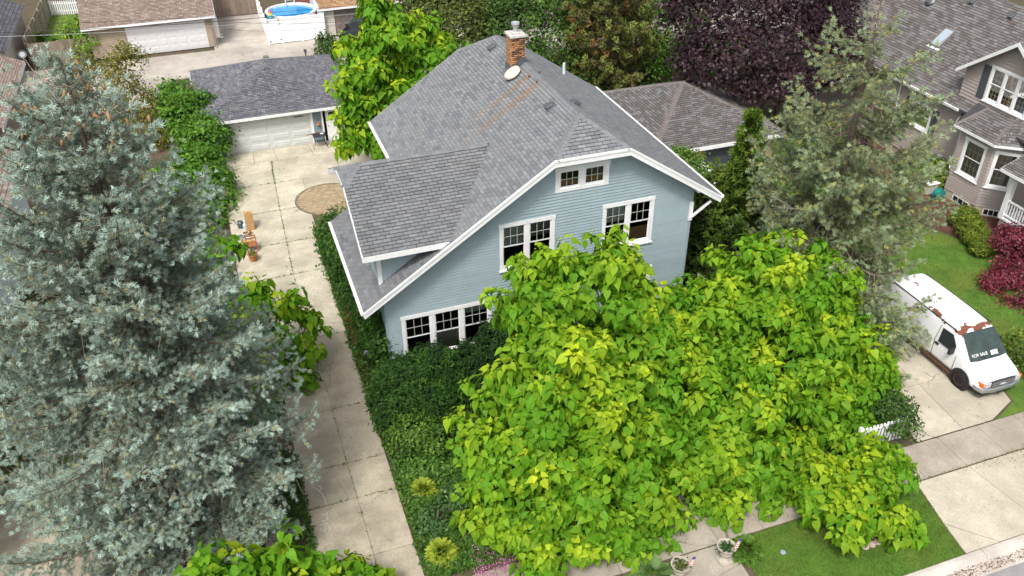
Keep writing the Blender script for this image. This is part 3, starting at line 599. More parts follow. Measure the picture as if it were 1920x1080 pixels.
slate = mat('slate_door', (.055, .065, .085), .6, .12, 3); tanb = mat('tan_brick', (.3, .2, .14), .9, .15, 4)
gdoor(g2, 20.9, 23.05, 36.25, 2.2, slate, 3); gdoor(g2, 23.6, 27.5, 36.25, 2.2, slate, 5)
for i in range(11): B().box(23.05, 23.6, 36.17, 36.35, .0+i*.22, .21+i*.22).put('brick_course', tanb, g2)
for a, b_, c, d in ((20.6, 20.7, 36.3, 44.2), (27.8, 27.9, 36.3, 44.2), (20.6, 27.9, 44.1, 44.2), (20.6, 20.9, 36.2, 36.3), (27.5, 27.9, 36.2, 36.3), (20.7, 27.8, 36.42, 36.5)): B().box(a, b_, c, d, 0, 2.5).put('wall', tanb, g2)
roof_vent(g2, (22.9, 40.6, 3.78), Y3, A3([1, 0, .45])/1.1, Z3, mat('vent_alu', (.4, .41, .42), .3, .1, 4, metal=.8)); roof_vent(g2, (25.2, 41.3, 3.9), X3, A3([-1, 0, .45])/1.1, Z3, ventm)
B().lathe((22.85, 36.0, 0), [(.045, 0), (.045, 2.3)], 10).put('downpipe', mat('yellow_wood', (.6, .4, .12), .7, .1), g2)
# tan garage across the alley
tan = mat('tan_siding', (.36, .29, .22), .75, .08, 3)
rpal = [(.25, .19, .16), (.29, .225, .19), (.22, .165, .14), (.33, .27, .235), (.27, .21, .18)]
g3 = thing('tan_garage', (-4, 71, 0), 'tan sided garage with brown shingles and white panel door across the alley', 'garage')
wall(g3, (0, 69, 0), X3, -Y3, lambda z: -8.5, lambda z: .12, .05, 2.5, .12, [(-5.95, -.33, -.1, 2.15)], tan)
gdoor(g3, -5.95, -.33, 69.0, 2.12, mat('white_door', (.66, .66, .67), .5, .04, 3), 8, name='panel_door', dp=.012)
f3 = [(-8.85, 68.5, 2.5), (.5, 68.5, 2.5), (.5, 73.2, 4.75), (-8.85, 73.2, 4.75)]; b3 = [(.5, 77.9, 2.5), (-8.85, 77.9, 2.5), (-8.85, 73.2, 4.75), (.5, 73.2, 4.75)]
r3 = deck(g3, [f3, b3], .1, deckm); shingles('shingle_field', r3, f3, rpal, tabw=.3, arch=True); shingles('shingle_field', r3, b3, rpal, expo=.3, tabw=.6)
fascia(g3, (-8.85, 68.5, 2.5), (.5, 68.5, 2.5), .16, .06); fascia(g3, (.5, 68.5, 2.5), (.5, 73.2, 4.75), .16, .05)
for x in (-8.5, .1): B().prism([(x, 69.05, 0), (x, 77.4, 0), (x, 77.4, 2.5), (x, 73.2, 4.6), (x, 69.05, 2.5)], (.04, 0, 0)).put('wall', tan, g3)
B().tube([(.2, 68.85, 2.35), (.2, 68.9, .1), (.2, 68.6, .05)], .04).put('downpipe', tan, g3)
ac = thing('heat_pump', (.55, 70.2, 0), 'white outdoor air conditioner unit on a stand beside the tan garage', 'air conditioner')
bevel(B().box(.25, .62, 69.6, 70.5, .5, 1.9).put('casing', white, ac), .03)
for i in range(12): B().box(.62, .635, 69.68, 70.42, .6+i*.1, .64+i*.1).put('grille_bar', inner, ac)
for y in (69.7, 70.4): B().box(.3, .36, y, y+.05, 0, .5).box(.5, .8, y, y+.05, .42, .5).put('stand_leg', white, ac)
# pool, vinyl fence, brown-roofed garage
vinyl = mat('white_vinyl', (.82, .83, .85), .4, .03, 2)
pf = thing('vinyl_fence', (6, 68, 0), 'tall white vinyl privacy fence and gate around the swimming pool', 'fence')
FX = [4.08, 5.12, 6.62, 8.42]
for x in FX: bevel(B().box(x-.065, x+.065, 67.95, 68.08, 0, 1.95).box(x-.085, x+.085, 67.93, 68.1, 1.95, 2.0).put('post', vinyl, pf), .01)
for i, (a, b_) in enumerate(zip(FX[:-1], FX[1:])):
    nm = 'gate_panel' if i == 0 else 'fence_panel'; g_ = B().box(a+.07, b_-.07, 67.99, 68.03, .12, 1.82).put(nm, vinyl, pf)
    for z in (.06, 1.4, 1.82): B().box(a+.066, b_-.066, 67.97, 68.05, z, z+.1).put('rail', vinyl, g_)
    if i == 0:
        for x, z in ((a+.1, 1.75), (a+.1, .2), (b_-.12, 1.8), (b_-.12, .3), (b_-.1, 1.5)): B().box(x-.05, x+.07, 67.94, 67.97, z, z+.06).put('hinge', inner, g_)
for k in range(5):
    y = 68.1+k*1.6; B().box(4.02, 4.15, y+1.5, y+1.62, 0, 1.95).put('post', vinyl, pf); B().box(4.06, 4.1, y, y+1.5, .08, 1.85).put('fence_panel', vinyl, pf); B().box(8.38, 8.44, y, y+1.55, .08, 1.85).put('fence_panel', vinyl, pf)
pool = thing('swimming_pool', (6.45, 72.2, 0), 'round above ground pool with bright blue water behind the white fence', 'pool')
PL = 1.95
bw = mat('pool_blue', (.03, .33, .62), .3, .1, 3)
B().lathe((6.4, 71.9, 0), [(PL, 0), (PL, 1.3), (PL+.12, 1.3), (PL+.12, 1.36), (PL-.12, 1.36), (PL-.12, 1.1)], 16).put('pool_wall', vinyl, pool)
wm_ = mat('pool_water', (.02, .27, .6), .06, .25, 1.3, bump=.35, bscale=2.5, spec=.6)
B().add([(6.4+(PL-.11)*math.cos(t*math.pi/16), 71.9+(PL-.11)*math.sin(t*math.pi/16), 1.2) for t in range(32)], [list(range(32))]).put('water', wm_, pool)
lad = thing('pool_ladder', (6.6, 73.9, 0), 'grey pool ladder standing over the far rim of the pool', 'ladder')
for x in (6.25, 6.95): B().tube([(x, 74.2, 0), (x, 74.1, 1.9), (x, 73.9, 2.0), (x, 73.7, 1.9), (x, 73.6, .9)], .035).put('rail', mat('grey_plastic', (.5, .55, .57), .5, .05), lad)
for z in (.4, .8, 1.2, 1.5): B().box(6.25, 6.95, 74.1, 74.24, z, z+.06).put('rung', MATS['grey_plastic'], lad)
um = thing('folded_parasol', (4.62, 70.3, 0), 'small folded rainbow striped parasol beside the pool', 'parasol')
B().lathe((4.62, 70.3, 0), [(.025, 0), (.025, 2.1)], 8).put('pole', white, um)
for i, c in enumerate(((.1, .2, .6), (.1, .5, .4), (.8, .6, .05), (.7, .15, .3), (.45, .5, .6))): B().lathe((4.62, 70.3, 1.2+i*.2), [(.24-i*.035, 0), (.205-i*.035, .2)], 10).put('stripe', mat('stripe%d' % i, c, .8, .05), um)
brn = [(.36, .22, .12), (.42, .27, .16), (.31, .18, .1), (.39, .25, .15)]
g4 = thing('cream_garage', (11, 70, 0), 'cream sided garage with orange brown shingles and taupe door beside the pool', 'garage')
f4 = [(8.2, 67.95, 2.3), (16, 67.95, 2.3), (16, 72, 4.2), (8.2, 72, 4.2)]; r4 = deck(g4, [f4], .1, deckm); shingles('shingle_field', r4, f4, brn, arch=True, tabw=.28)
fascia(g4, (8.2, 67.95, 2.3), (16, 67.95, 2.3), .15, .05); cream = mat('cream_siding', (.55, .52, .46), .7, .06, 3)
wall(g4, (0, 68.4, 0), X3, -Y3, lambda z: 8.5, lambda z: 9.32, .05, 2.3, .17, [], cream); gdoor(g4, 9.36, 14.2, 68.42, 2.1, mat('taupe_door', (.2, .165, .15), .6, .06, 3), 8)
B().box(8.5, 8.6, 68.4, 72, 0, 2.3).box(8.5, 16, 71.9, 72, 0, 4.1).box(14.2, 16, 68.4, 68.5, 0, 2.3).put('wall', cream, g4)
g5 = thing('red_shed', (7.6, 76, 0), 'brick red shed wall standing behind the pool', 'shed')
B().box(7.2, 10, 75.5, 75.6, 0, 2.4).put('wall', mat('red_wall', (.22, .09, .075), .85, .12, 3), g5); B().prism([(7, 75.3, 2.4), (10.2, 75.3, 2.4), (10.2, 78, 3.4), (7, 78, 3.4)], (0, 0, .1)).put('roof', deckm, g5)
# buildings on the far left
g6 = thing('slate_roof_garage', (-16, 71, 0), 'pale walled garage with dark grey roof in the far left yard', 'garage')
f6 = [(-13.25, 64.6, 2.6), (-13.25, 76.2, 2.6), (-17.5, 76.2, 4.4), (-17.5, 64.6, 4.4)]; r6 = deck(g6, [f6], .1, deckm); shingles('shingle_field', r6, f6, [(.1, .1, .115), (.12, .12, .13), (.085, .085, .1)], expo=.25, tabw=.35)
pale = mat('pale_stucco', (.5, .45, .4), .85, .12, 2)
B().box(-13.7, -13.6, 65, 76, 0, 2.55).put('wall', pale, g6); fascia(g6, (-13.25, 64.6, 2.6), (-13.25, 76.2, 2.6), .1, .04, pale)
g7 = thing('brown_roof_garage', (-14, 58, 0), 'low brown shingled roof with white fascia behind the blue spruce', 'garage')
f7 = [(-11.87, 51, 2.6), (-11.87, 62.3, 2.6), (-16.5, 62.3, 4.6), (-16.5, 51, 4.6)]; r7 = deck(g7, [f7], .1, deckm); shingles('shingle_field', r7, f7, rpal, tabw=.32)
fascia(g7, (-11.87, 51, 2.6), (-11.87, 62.3, 2.6), .22, .06); B().box(-12.4, -12.3, 51.3, 62, 0, 2.5).box(-16.4, -12.3, 61.9, 62, 0, 2.5).put('wall', tan, g7)
dish = thing('satellite_dish', (-11.95, 62.6, 2.5), 'grey satellite dish on the corner of the brown roof', 'satellite dish')
B().lathe((-11.9, 62.5, 3.0), [(.02, -.08), (.17, -.04), (.27, .03), (.28, .04), (.17, -.02)], 20, (X3, A3([0, .5, .86]), A3([0, -.86, .5]))).put('reflector', ventm, dish); B().tube([(-11.95, 62.4, 2.5), (-11.9, 62.55, 2.95)], .025).put('mount', ventm, dish)
g8 = thing('white_house', (-13, 33, 0), 'white clapboard house half hidden behind the blue spruce', 'house')
wall(g8, (-10.35, 0, 0), Y3, X3, lambda z: 20, lambda z: 44, .4, 3.6, .15, [], white, boards=True); B().box(-16, -10.4, 20, 44, -.1, .4).put('foundation', found, g8)
f8 = [(-9.9, 19.6, 3.7), (-9.9, 44.4, 3.7), (-14, 44.4, 6), (-14, 19.6, 6)]; r8 = deck(g8, [f8], .1, deckm); shingles('shingle_field', r8, f8, rpal, expo=.2, tabw=.4); fascia(g8, (-9.9, 19.6, 3.7), (-9.9, 44.4, 3.7), .2, .05)
sheet('side_path', [(-9.8, 16.2), (-6.2, 16.2), (-6.2, 24), (-9.8, 24)], .012, c_drive)
# ------------------------------------------------------------------ fences
wood = mat('weathered_fence', (.24, .19, .15), .9, .2, 3, orand=.2, bump=.3, bscale=12); wood2 = mat('pale_fence', (.36, .31, .25), .9, .15, 2, orand=.15)
def fence(label, p, q, h, m, pitch=.15, step=2.4, group=None, post=True, name='board_fence', gapf=.93):
    p, q = A3([*p, 0.]), A3([*q, 0.]); d = q-p; L = np.linalg.norm(d); d /= L; n = A3([-d[1], d[0], 0]); t = thing(name, (p+q)/2, label, 'fence')
    me = B().fbox((0, 0, 0), d, n, Z3, 0, pitch*gapf, -.012, .012, 0, 1).mesh('plank', m)
    for i in range(int(L/pitch)): put('plank', me, t, Matrix.Translation(p+d*i*pitch+Z3*.04) @ Matrix.Diagonal((1, 1, h*random.uniform(.985, 1.01), 1)))
    for z in (.3, h*.8): B().fbox(p, d, n, Z3, 0, L, .02, .06, z, z+.09).put('rail', m, t)
    if post:
        for i in range(int(L/step)+1): B().fbox(p+d*min(i*step, L), d, n, Z3, -.05, .05, .02, .12, 0, h+.06).put('post', m, t)
    return t
fence('tall weathered plank fence along the left side of the far lawn', (-12.55, 82), (-12.9, 69.5), 1.9, wood2)
fence('brown plank fence between the far lawn and the alley', (-12.6, 68.9), (-8.7, 69.0), 1.7, wood)
fence('short brown picket fence beside the alley and the hip roofed garage', (-3.2, 57.6), (-1.9, 57.9), 1.7, wood, .12)
fence('dark plank fence behind the tan garage and alley drive', (.4, 76.4), (4.0, 76.4), 1.8, wood)
fence('low white picket fence at the end of the far lawn', (-12.4, 82.1), (-10.2, 81.7), 1.15, vinyl, .17, gapf=.6, name='picket_fence')
fence('white picket fence wrapped in shrubs at the corner of the van driveway', (20.55, 16.6), (20.75, 18.6), 1.0, vinyl, .15, gapf=.55, name='picket_fence')
fence('white picket fence under the catalpa along the sidewalk', (18.6, 16.55), (20.5, 16.55), 1.0, vinyl, .15, gapf=.55, name='picket_fence')
fence('dark metal fence behind the dying spruce', (28.6, 35.6), (33.5, 35.2), 1.5, mat('black_metal', (.02, .022, .03), .5, .05), .1, gapf=.4, name='metal_fence')
# ------------------------------------------------------------------ taupe house on the right
tp = mat('taupe_siding', (.37, .32, .295), .7, .05, 3, orand=.03); dgrey = mat('shutter_grey', (.07, .075, .09), .6, .06, 4)
npal = [(.125, .115, .112), (.145, .134, .13), (.17, .163, .163), (.185, .18, .183), (.115, .104, .1), (.155, .145, .142)]
nh = thing('taupe_house', (40, 32, 0), 'taupe clapboard house with bay window, dark shutters and brown shingle roof', 'house')
NX, NE = 36.0, 4.42; ft = (NX, 0, 0)
op = [window(nh, ft, Y3, -X3, 33.75, 35.25, 2.15, 3.55, 1, trim=.12, lites=(2, 2), lower=(2, 2), leaded=1)]
wall(nh, ft, Y3, -X3, lambda z: 24, lambda z: 46, .5, NE+.1, .15, op+[(28.2, 31.6, 0, 4.2)], tp)
B().box(NX+.05, 44, 24, 46, -.1, .5).put('foundation', mat('stone_base', (.45, .38, .26), .9, .25, 4, bump=.5), nh)
for y0 in (33.28, 35.32): b = B().box(NX-.06, NX-.02, y0, y0+.4, 2.15, 3.55).put('shutter', dgrey, nh)
fr = [(35.5, 46.5, NE), (35.5, 24, NE), (40, 24, 8.6), (40, 46.5, 8.6)]; bk_ = [(44.5, 24, NE), (44.5, 46.5, NE), (40, 46.5, 8.6), (40, 24, 8.6)]
r9 = deck(nh, [fr, bk_], .1, deckm); shingles('shingle_field', r9, fr, npal, expo=.15, tabw=.36, arch=True); shingles('shingle_field', r9, bk_, npal, expo=.4, tabw=.7)
caps(r9, (40, 24, 8.6), (40, 46.5, 8.6), (38, 30, 6.7), (42, 30, 6.7), npal[:3]); fascia(nh, (35.5, 46.5, NE), (35.5, 32.4, NE), .16, .05)
B().prism([(35.5, 46.5, NE), (35.38, 46.5, NE), (35.4, 46.5, NE-.12), (35.5, 46.5, NE-.12)], (0, -14.8, 0)).put('gutter', white, nh)
B().tube([(35.6, 36.3, NE-.1), (35.85, 36.3, 4), (35.93, 36.3, .2)], .04).put('downpipe', white, nh)
GA, GYc, GEz, GEy = 8.58, 29.5, 6.29, 3.12; gp = (GA-GEz)/GEy; xg = lambda z: 35.5+(z-NE)/.93
for s in (-1, 1):
    f = [(35.5, GYc+s*GEy, GEz), (xg(GEz), GYc+s*GEy, GEz), (xg(GA), GYc, GA), (35.5, GYc, GA)]; d_ = deck(nh, [f], .09, deckm, 'gable_roof'); shingles('shingle_field', d_, f, npal, expo=.15, tabw=.36, arch=True)
    fascia(nh, (35.5, GYc+s*GEy, GEz), (35.5, GYc, GA), .2, .05, name='bargeboard')
gw = window(nh, ft, Y3, -X3, 28.3, 30.9, 5.17, 6.95, 3, trim=.12, mull=.12, lites=(3, 3), lower=(3, 3), leaded=1, blinds=((0, .9, blind),)*3)
wall(nh, ft, Y3, -X3, lambda z: max(26.6, GYc-(GA-.1-z)/gp), lambda z: min(32.4, GYc+(GA-.1-z)/gp), NE+.1, 8.3, .17, [gw], tp, name='gable_wall')
for y0 in (30.95, 27.8): B().box(NX-.06, NX-.02, y0, y0+.42, 5.17, 6.85).put('shutter', dgrey, nh)
# bay below the gable
bay = [(36.0, 31.6), (35.0, 30.65), (35.0, 28.55), (36.0, 27.6)]; bz0, bz1 = .5, 4.0
for i, (p, q) in enumerate(zip(bay[:-1], bay[1:])):
    p, q = A3([*p, 0.]), A3([*q, 0.]); U_ = (q-p); L = np.linalg.norm(U_); U_ /= L; N_ = A3([U_[1], -U_[0], 0]); N_ = N_ if N_[0] < 0 else -N_
    o_ = window(nh, p, U_, N_, .12 if i != 1 else .38, L-.12 if i != 1 else L-.32, 1.62, 3.58, 1, trim=.13, lites=(4, 2), lower=(4, 2), leaded=1)
    wall(nh, p, U_, N_, lambda z: 0, lambda z: L, bz0, bz1, .17, [o_], tp, name='bay_wall'); B().fbox(p, U_, Z3, N_, 0, L, -.05, .5, -.1, .0).put('bay_base', MATS['stone_base'], nh)
    bw_ = B().fbox(p, U_, Z3, N_, L*.3, L*.85, .08, .45, 0, .03).put('basement_window', white, nh)
    for k in range(3): B().fbox(p, U_, Z3, N_, L*.34+k*L*.165, L*.34+(k+.85)*L*.165, .13, .4, .03, .035).put('pane', MATS['black_glass'], bw_)
br = [(36.3, 32.1), (34.7, 30.95), (34.7, 28.3), (36.3, 27.1)]; bt = [(36.0, 31.1, 4.95), (36.0, 30.4, 4.95), (36.0, 28.8, 4.95), (36.0, 28.1, 4.95)]
for i in range(3):
    f = [(*br[i], 4.02), (*br[i+1], 4.02), bt[i+1], bt[i]]; d_ = deck(nh, [f], .07, deckm, 'bay_roof'); shingles('shingle_field', d_, f, npal, expo=.14, tabw=.32, arch=True); fascia(nh, (*br[i], 4.02), (*br[i+1], 4.02), .13, .07, name='gutter')
for i in (1, 2): caps(nh, (*br[i], 4.03), bt[i], (*br[i-1], 4.02), (*br[(i+1) % 4], 4.02), [(.2, .175, .165)], w=.14)
def onpl(px, py):
    d = ray(px, py); t = (NE-.93*35.5-CAMZ)/(d[2]-.93*d[0]); return A3([0, 0, CAMZ])+d*t
s0 = onpl(1768, 72); SV = A3([1, 0, .93])/math.hypot(1, .93); SN = A3([-.93, 0, 1])/math.hypot(1, .93)
sky_ = B().fbox(s0, Y3, SV, SN, -.36, .36, -.6, .6, 0, .1).put('skylight', mat('skylight_frame', (.18, .16, .15), .5, .05), nh); B().fbox(s0, Y3, SV, SN, -.29, .29, -.52, .52, .1, .106).put('pane', mat('skylight_glass', (.35, .42, .48), .08, .05, spec=.8), sky_); B().fbox(s0, Y3, SV, SN, -.42, .42, -.74, -.6, 0, .03).put('flashing', white, sky_)
for px, py in ((1825, 4), (1898, 31)): roof_vent(nh, onpl(px, py), Y3, SV, SN, ventm)
B().lathe(onpl(1746, 4), [(.2, 0), (.2, .1), (.3, .12), (.2, .22), (.02, .24)], 18, (Y3, SV, SN)).put('attic_fan', ventm, nh)
# porch in front of it
po = B().box(34.5, 38, 22, 26.7, .9, 1.0).put('porch_floor', white, nh); B().box(34.55, 38, 22, 26.6, 0, .9).put('porch_base', tp, nh)
for y in (26.6, 23.5): bevel(B().box(34.5, 34.75, y-.12, y+.12, 1.0, 3.4).put('porch_post', white, nh), .01)
B().box(34.55, 34.65, 22, 26.5, 1.85, 1.92).box(34.55, 34.65, 22, 26.5, 1.12, 1.18).put('rail', white, nh); pm = B().box(-.022, .022, -.022, .022, 1.18, 1.85).mesh('baluster', white)
for i in range(28): put('baluster', pm, nh, Matrix.Translation((34.6, 22.2+i*.155, 0)))
fp = [(34.1, 27.1, 3.45), (34.1, 22, 3.45), (36, 22, 4.2), (36, 27.1, 4.2)]; d_ = deck(nh, [fp], .08, deckm, 'porch_roof'); shingles('shingle_field', d_, fp, npal, arch=True); fascia(nh, (34.1, 27.1, 3.45), (34.1, 22, 3.45), .14, .06, name='gutter'); fascia(nh, (34.1, 27.1, 3.45), (36, 27.1, 4.2), .14, .06)
# overhead wires
for i, ((xa_, ya), (xb, yb), r_) in enumerate((((-40, 46), (640, 12), .012), ((-40, 62), (640, 18), .02), ((-40, 70), (700, 22), .014), ((420, 40), (700, 34), .009), ((420, 55), (640, 46), .009))):
    p, q = at(xa_, ya, 58.2), at(xb, yb, 58.2); w_ = thing('overhead_wire', (p+q)/2*A3([1, 1, 0]), ['thin highest grey wire strung over the alley', 'thick dark cable strung over the alley', 'pale cable strung just under the thick dark one', 'thin wire crossing in front of the white vinyl fence', 'lowest thin wire crossing the white vinyl fence'][i], 'wire', 'wires over the alley')
    B().tube([p+(q-p)*t-Z3*.25*4*t*(1-t) for t in np.linspace(0, 1, 14)], r_, 5).put('cable', mat('wire_dark' if i != 2 else 'wire_pale', (.03, .03, .035) if i != 2 else (.4, .4, .42), .5, 0), w_)
p, q = at(962, -5, 55), A3([12.2, 35.2, 9.5]); w_ = thing('service_wire', p*A3([1, 1, 0]), 'pale service wire running down to the rear of the blue house', 'wire'); B().tube([p+(q-p)*t-Z3*.8*t*(1-t) for t in np.linspace(0, 1, 12)], .014, 5).put('cable', MATS['wire_dark'], w_)
# ------------------------------------------------------------------ vegetation helpers
def unit(v): return v/(np.linalg.norm(v, axis=-1, keepdims=True)+1e-9)
def basis(d, n):
    d = unit(d); x = unit(np.cross(d, n)); return x, d, np.cross(x, d)
def inst(T, F, P, ax, s, C):
    T = np.asarray(T, float); F = np.asarray(F); x, y, z = ax; s = np.asarray(s).reshape(-1, 1, 1); n = len(P); k = len(T)
    V = P[:, None]+s*(T[None, :, 0:1]*x[:, None]+T[None, :, 1:2]*y[:, None]+T[None, :, 2:3]*z[:, None])
    FF = (F[None]+(np.arange(n)*k)[:, None, None]).reshape(-1, F.shape[1])
    return V.reshape(-1, 3), FF, np.repeat(C, k, axis=0)
HEART = A3([(0, 0, 0), (0, .33, -.02), (0, .66, -.08), (0, 1.05, -.24), (-.19, -.1, .05), (-.39, .12, .11), (-.3, .47, .06), (-.1, .8, -.08), (.19, -.1, .05), (.39, .12, .11), (.3, .47, .06), (.1, .8, -.08)])
HEARTF = [(0, 4, 5, 1), (1, 5, 6, 2), (2, 6, 7, 3), (0, 1, 9, 8), (1, 2, 10, 9), (2, 3, 11, 10)]
LEAF = A3([(0, 0, 0), (-.32, .42, .06), (0, 1, -.1), (.32, .42, .06)]); LEAFF = [(0, 1, 2), (0, 2, 3)]
STAR = A3([(0, 0, 0), (-.5, .3, .03), (-.2, .48, 0), (-.36, .85, -.06), (0, .68, 0), (0, 1.05, -.1), (.36, .85, -.06), (.2, .48, 0), (.5, .3, .03)])
STARF = [(0, 1, 2), (0, 2, 4), (2, 3, 4), (0, 4, 7), (4, 5, 6), (4, 6, 7), (0, 7, 8)]
STAR4 = A3([(0, 0, 0), (-.45, .4, .04), (-.12, .55, 0), (0, 1.05, -.1), (.12, .55, 0), (.45, .4, .04)]); STAR4F = [(0, 1, 2), (0, 2, 4), (2, 3, 4), (0, 4, 5)]
def brush(r=.46, rings=((0., 0), (.35, .8)), n=4, bw=.42):
    V, F = [], []
    for y, ph in rings:
        for k in range(n):
            a = ph+2*math.pi*k/n; i = len(V); V += [(0, y, 0), (0, y+bw, 0), (r*math.cos(a), y+.6, r*math.sin(a))]; F.append((i, i+1, i+2))
    i = len(V); V += [(-.1, .6, 0), (.1, .6, 0), (0, 1.08, .03)]; F.append((i, i+1, i+2)); return A3(V), F
BR, BRF = brush(); SB, SBF = brush(.42, ((0., 0), (.32, .7)), 4, .24)
def lobe_pts(lobes, n, lo=.8, hi=1.05, zmin=-.55, reject=.82):
    """points and outward normals on the skin of a union of ellipsoids (c, r)"""
    C = A3([l[0] for l in lobes], float); Rr = A3([(l[1],)*3 if np.isscalar(l[1]) else l[1] for l in lobes], float)
    w = (Rr[:, 0]*Rr[:, 1]+Rr[:, 0]*Rr[:, 2]+Rr[:, 1]*Rr[:, 2]); P, N = [], []; got = 0
    while got < n:
        m = n*3; i = rng.choice(len(C), m, p=w/w.sum()); u = unit(rng.normal(size=(m, 3))); u = u[u[:, 2] > zmin] if zmin > -1 else u; i = i[:len(u)]
        f = rng.uniform(lo, hi, (len(u), 1)); p = C[i]+u*Rr[i]*f
        q = np.linalg.norm((p[:, None]-C[None])/Rr[None], axis=2); q[np.arange(len(u)), i] = 9
        ok = (q.min(1) > reject) & (p[:, 2] > .05); P.append(p[ok]); N.append(unit(u/Rr[i])[ok]); got += ok.sum()
    return np.concatenate(P)[:n], np.concatenate(N)[:n]
def limbs(t, base, tops, r0, m=bark, lean=None, name='trunk', wob=.25):
    base = A3(base, float); c = A3(tops).mean(0); top = A3([base[0]+(c[0]-base[0])*.35, base[1]+(c[1]-base[1])*.35, max(c[2]*.75, .6)])
    pts = [base-Z3*.1, base+(top-base)*.3+rng.normal(0, wob*.15, 3)*A3([1, 1, 0]), base+(top-base)*.65+rng.normal(0, wob*.2, 3)*A3([1, 1, 0]), top]
    tr = B().tube(pts, [r0*1.25, r0, r0*.85, r0*.6], 10).put(name, m, t, smooth=True)
    for q in tops:
        s = pts[2] if q[2] > pts[2][2] else pts[1]; q = A3(q, float); md = (s+q)/2+rng.normal(0, wob, 3)
        B().tube([s, md, q], [r0*.5, r0*.32, r0*.08], 6).put('branch', m, tr, smooth=True)
    return tr
def mixc(a, b, t): t = np.clip(t, 0, 1)[:, None]; return A3(a)*(1-t)+A3(b)*t
def catalpa(label, base, lobes, nros, size=.32, nobj=300, r0=.16, green=(.115, .29, .015), yellow=(.48, .57, .025), group=None, name='catalpa_tree'):
    t = thing(name, base, label, 'tree', group); lobes = [(A3(c, float), r) for c, r in lobes]
    tr = limbs(t, base, [c for c, r in lobes], r0)
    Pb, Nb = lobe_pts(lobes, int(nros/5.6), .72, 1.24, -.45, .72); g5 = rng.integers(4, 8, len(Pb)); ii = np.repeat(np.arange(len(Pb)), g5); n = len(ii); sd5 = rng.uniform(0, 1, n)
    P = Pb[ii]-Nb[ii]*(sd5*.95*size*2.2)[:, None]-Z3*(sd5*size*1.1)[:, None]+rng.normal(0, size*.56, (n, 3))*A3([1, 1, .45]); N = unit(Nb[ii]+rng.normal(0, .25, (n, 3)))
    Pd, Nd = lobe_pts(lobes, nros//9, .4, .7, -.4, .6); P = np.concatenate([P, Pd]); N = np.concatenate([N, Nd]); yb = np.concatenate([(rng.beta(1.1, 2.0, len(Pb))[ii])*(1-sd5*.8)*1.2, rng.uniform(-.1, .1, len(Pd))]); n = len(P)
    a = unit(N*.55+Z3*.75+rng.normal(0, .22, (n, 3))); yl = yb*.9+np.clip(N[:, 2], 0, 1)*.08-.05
    tw = B(); D, Nn, Po, Sz, Cc = [], [], [], [], []
    K = 12
    for k in range(K):
        f = k/(K-1); az = k*2.4+rng.uniform(0, 1, n)+np.arange(n)*1.7; h = np.cross(a, A3([.3, .8, .2])); h = unit(h); g = np.cross(a, h)
        rad = h*np.cos(az)[:, None]+g*np.sin(az)[:, None]; el = (R(30)-f*R(88)+rng.normal(0, R(16), n))[:, None]
        d = np.cos(el)*rad+np.sin(el)*a-Z3*(.2+.55*f)+N*.12; nn = -np.sin(el)*rad+np.cos(el)*a+rng.normal(0, .16, (n, 3))
        pet = size*(.18+.75*f)*rng.uniform(.7, 1.2, n)[:, None]
        Po.append(P+rad*pet*np.cos(el*.5)+a*(size*(.35-.9*f))+rng.normal(0, size*.12, (n, 3))); D.append(d); Nn.append(nn)
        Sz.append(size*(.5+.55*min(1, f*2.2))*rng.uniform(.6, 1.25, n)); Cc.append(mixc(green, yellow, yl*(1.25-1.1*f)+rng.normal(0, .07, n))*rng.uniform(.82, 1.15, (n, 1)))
    Po, D, Nn, Sz, Cc = map(np.concatenate, (Po, D, Nn, Sz, Cc)); ok = Po[:, 2] > .12; Po, D, Nn, Sz, Cc = Po[ok], D[ok], Nn[ok], Sz[ok], Cc[ok]
    ax = basis(D, Nn)
    dv = Po-A3([0, 0, CAMZ]); L = np.linalg.norm(dv, axis=1); face = np.abs((ax[2]*dv).sum(1))/L; pr = dv@CR.T; px = 960+FPX*pr[:, 0]/pr[:, 2]; py = 540-FPX*pr[:, 1]/pr[:, 2]
    outer = np.tile(((P-A3([0, 0, CAMZ]))*N).sum(1) < 0, K)[ok]
    score = Sz**2*face/L**2*outer*((px > 0) & (px < 1920) & (py > 0) & (py < 1080)); top = np.argsort(-score)[:nobj]; rest = np.ones(len(Po), bool); rest[top] = False
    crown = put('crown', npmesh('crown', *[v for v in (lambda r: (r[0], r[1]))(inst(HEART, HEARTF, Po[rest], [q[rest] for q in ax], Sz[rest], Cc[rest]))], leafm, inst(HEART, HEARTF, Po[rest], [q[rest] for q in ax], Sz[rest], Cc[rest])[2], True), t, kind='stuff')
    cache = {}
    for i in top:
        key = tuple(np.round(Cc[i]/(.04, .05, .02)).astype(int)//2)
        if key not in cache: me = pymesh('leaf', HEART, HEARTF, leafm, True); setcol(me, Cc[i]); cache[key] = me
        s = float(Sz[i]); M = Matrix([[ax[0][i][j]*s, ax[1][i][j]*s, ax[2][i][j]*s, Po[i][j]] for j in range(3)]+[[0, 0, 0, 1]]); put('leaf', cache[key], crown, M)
    return t
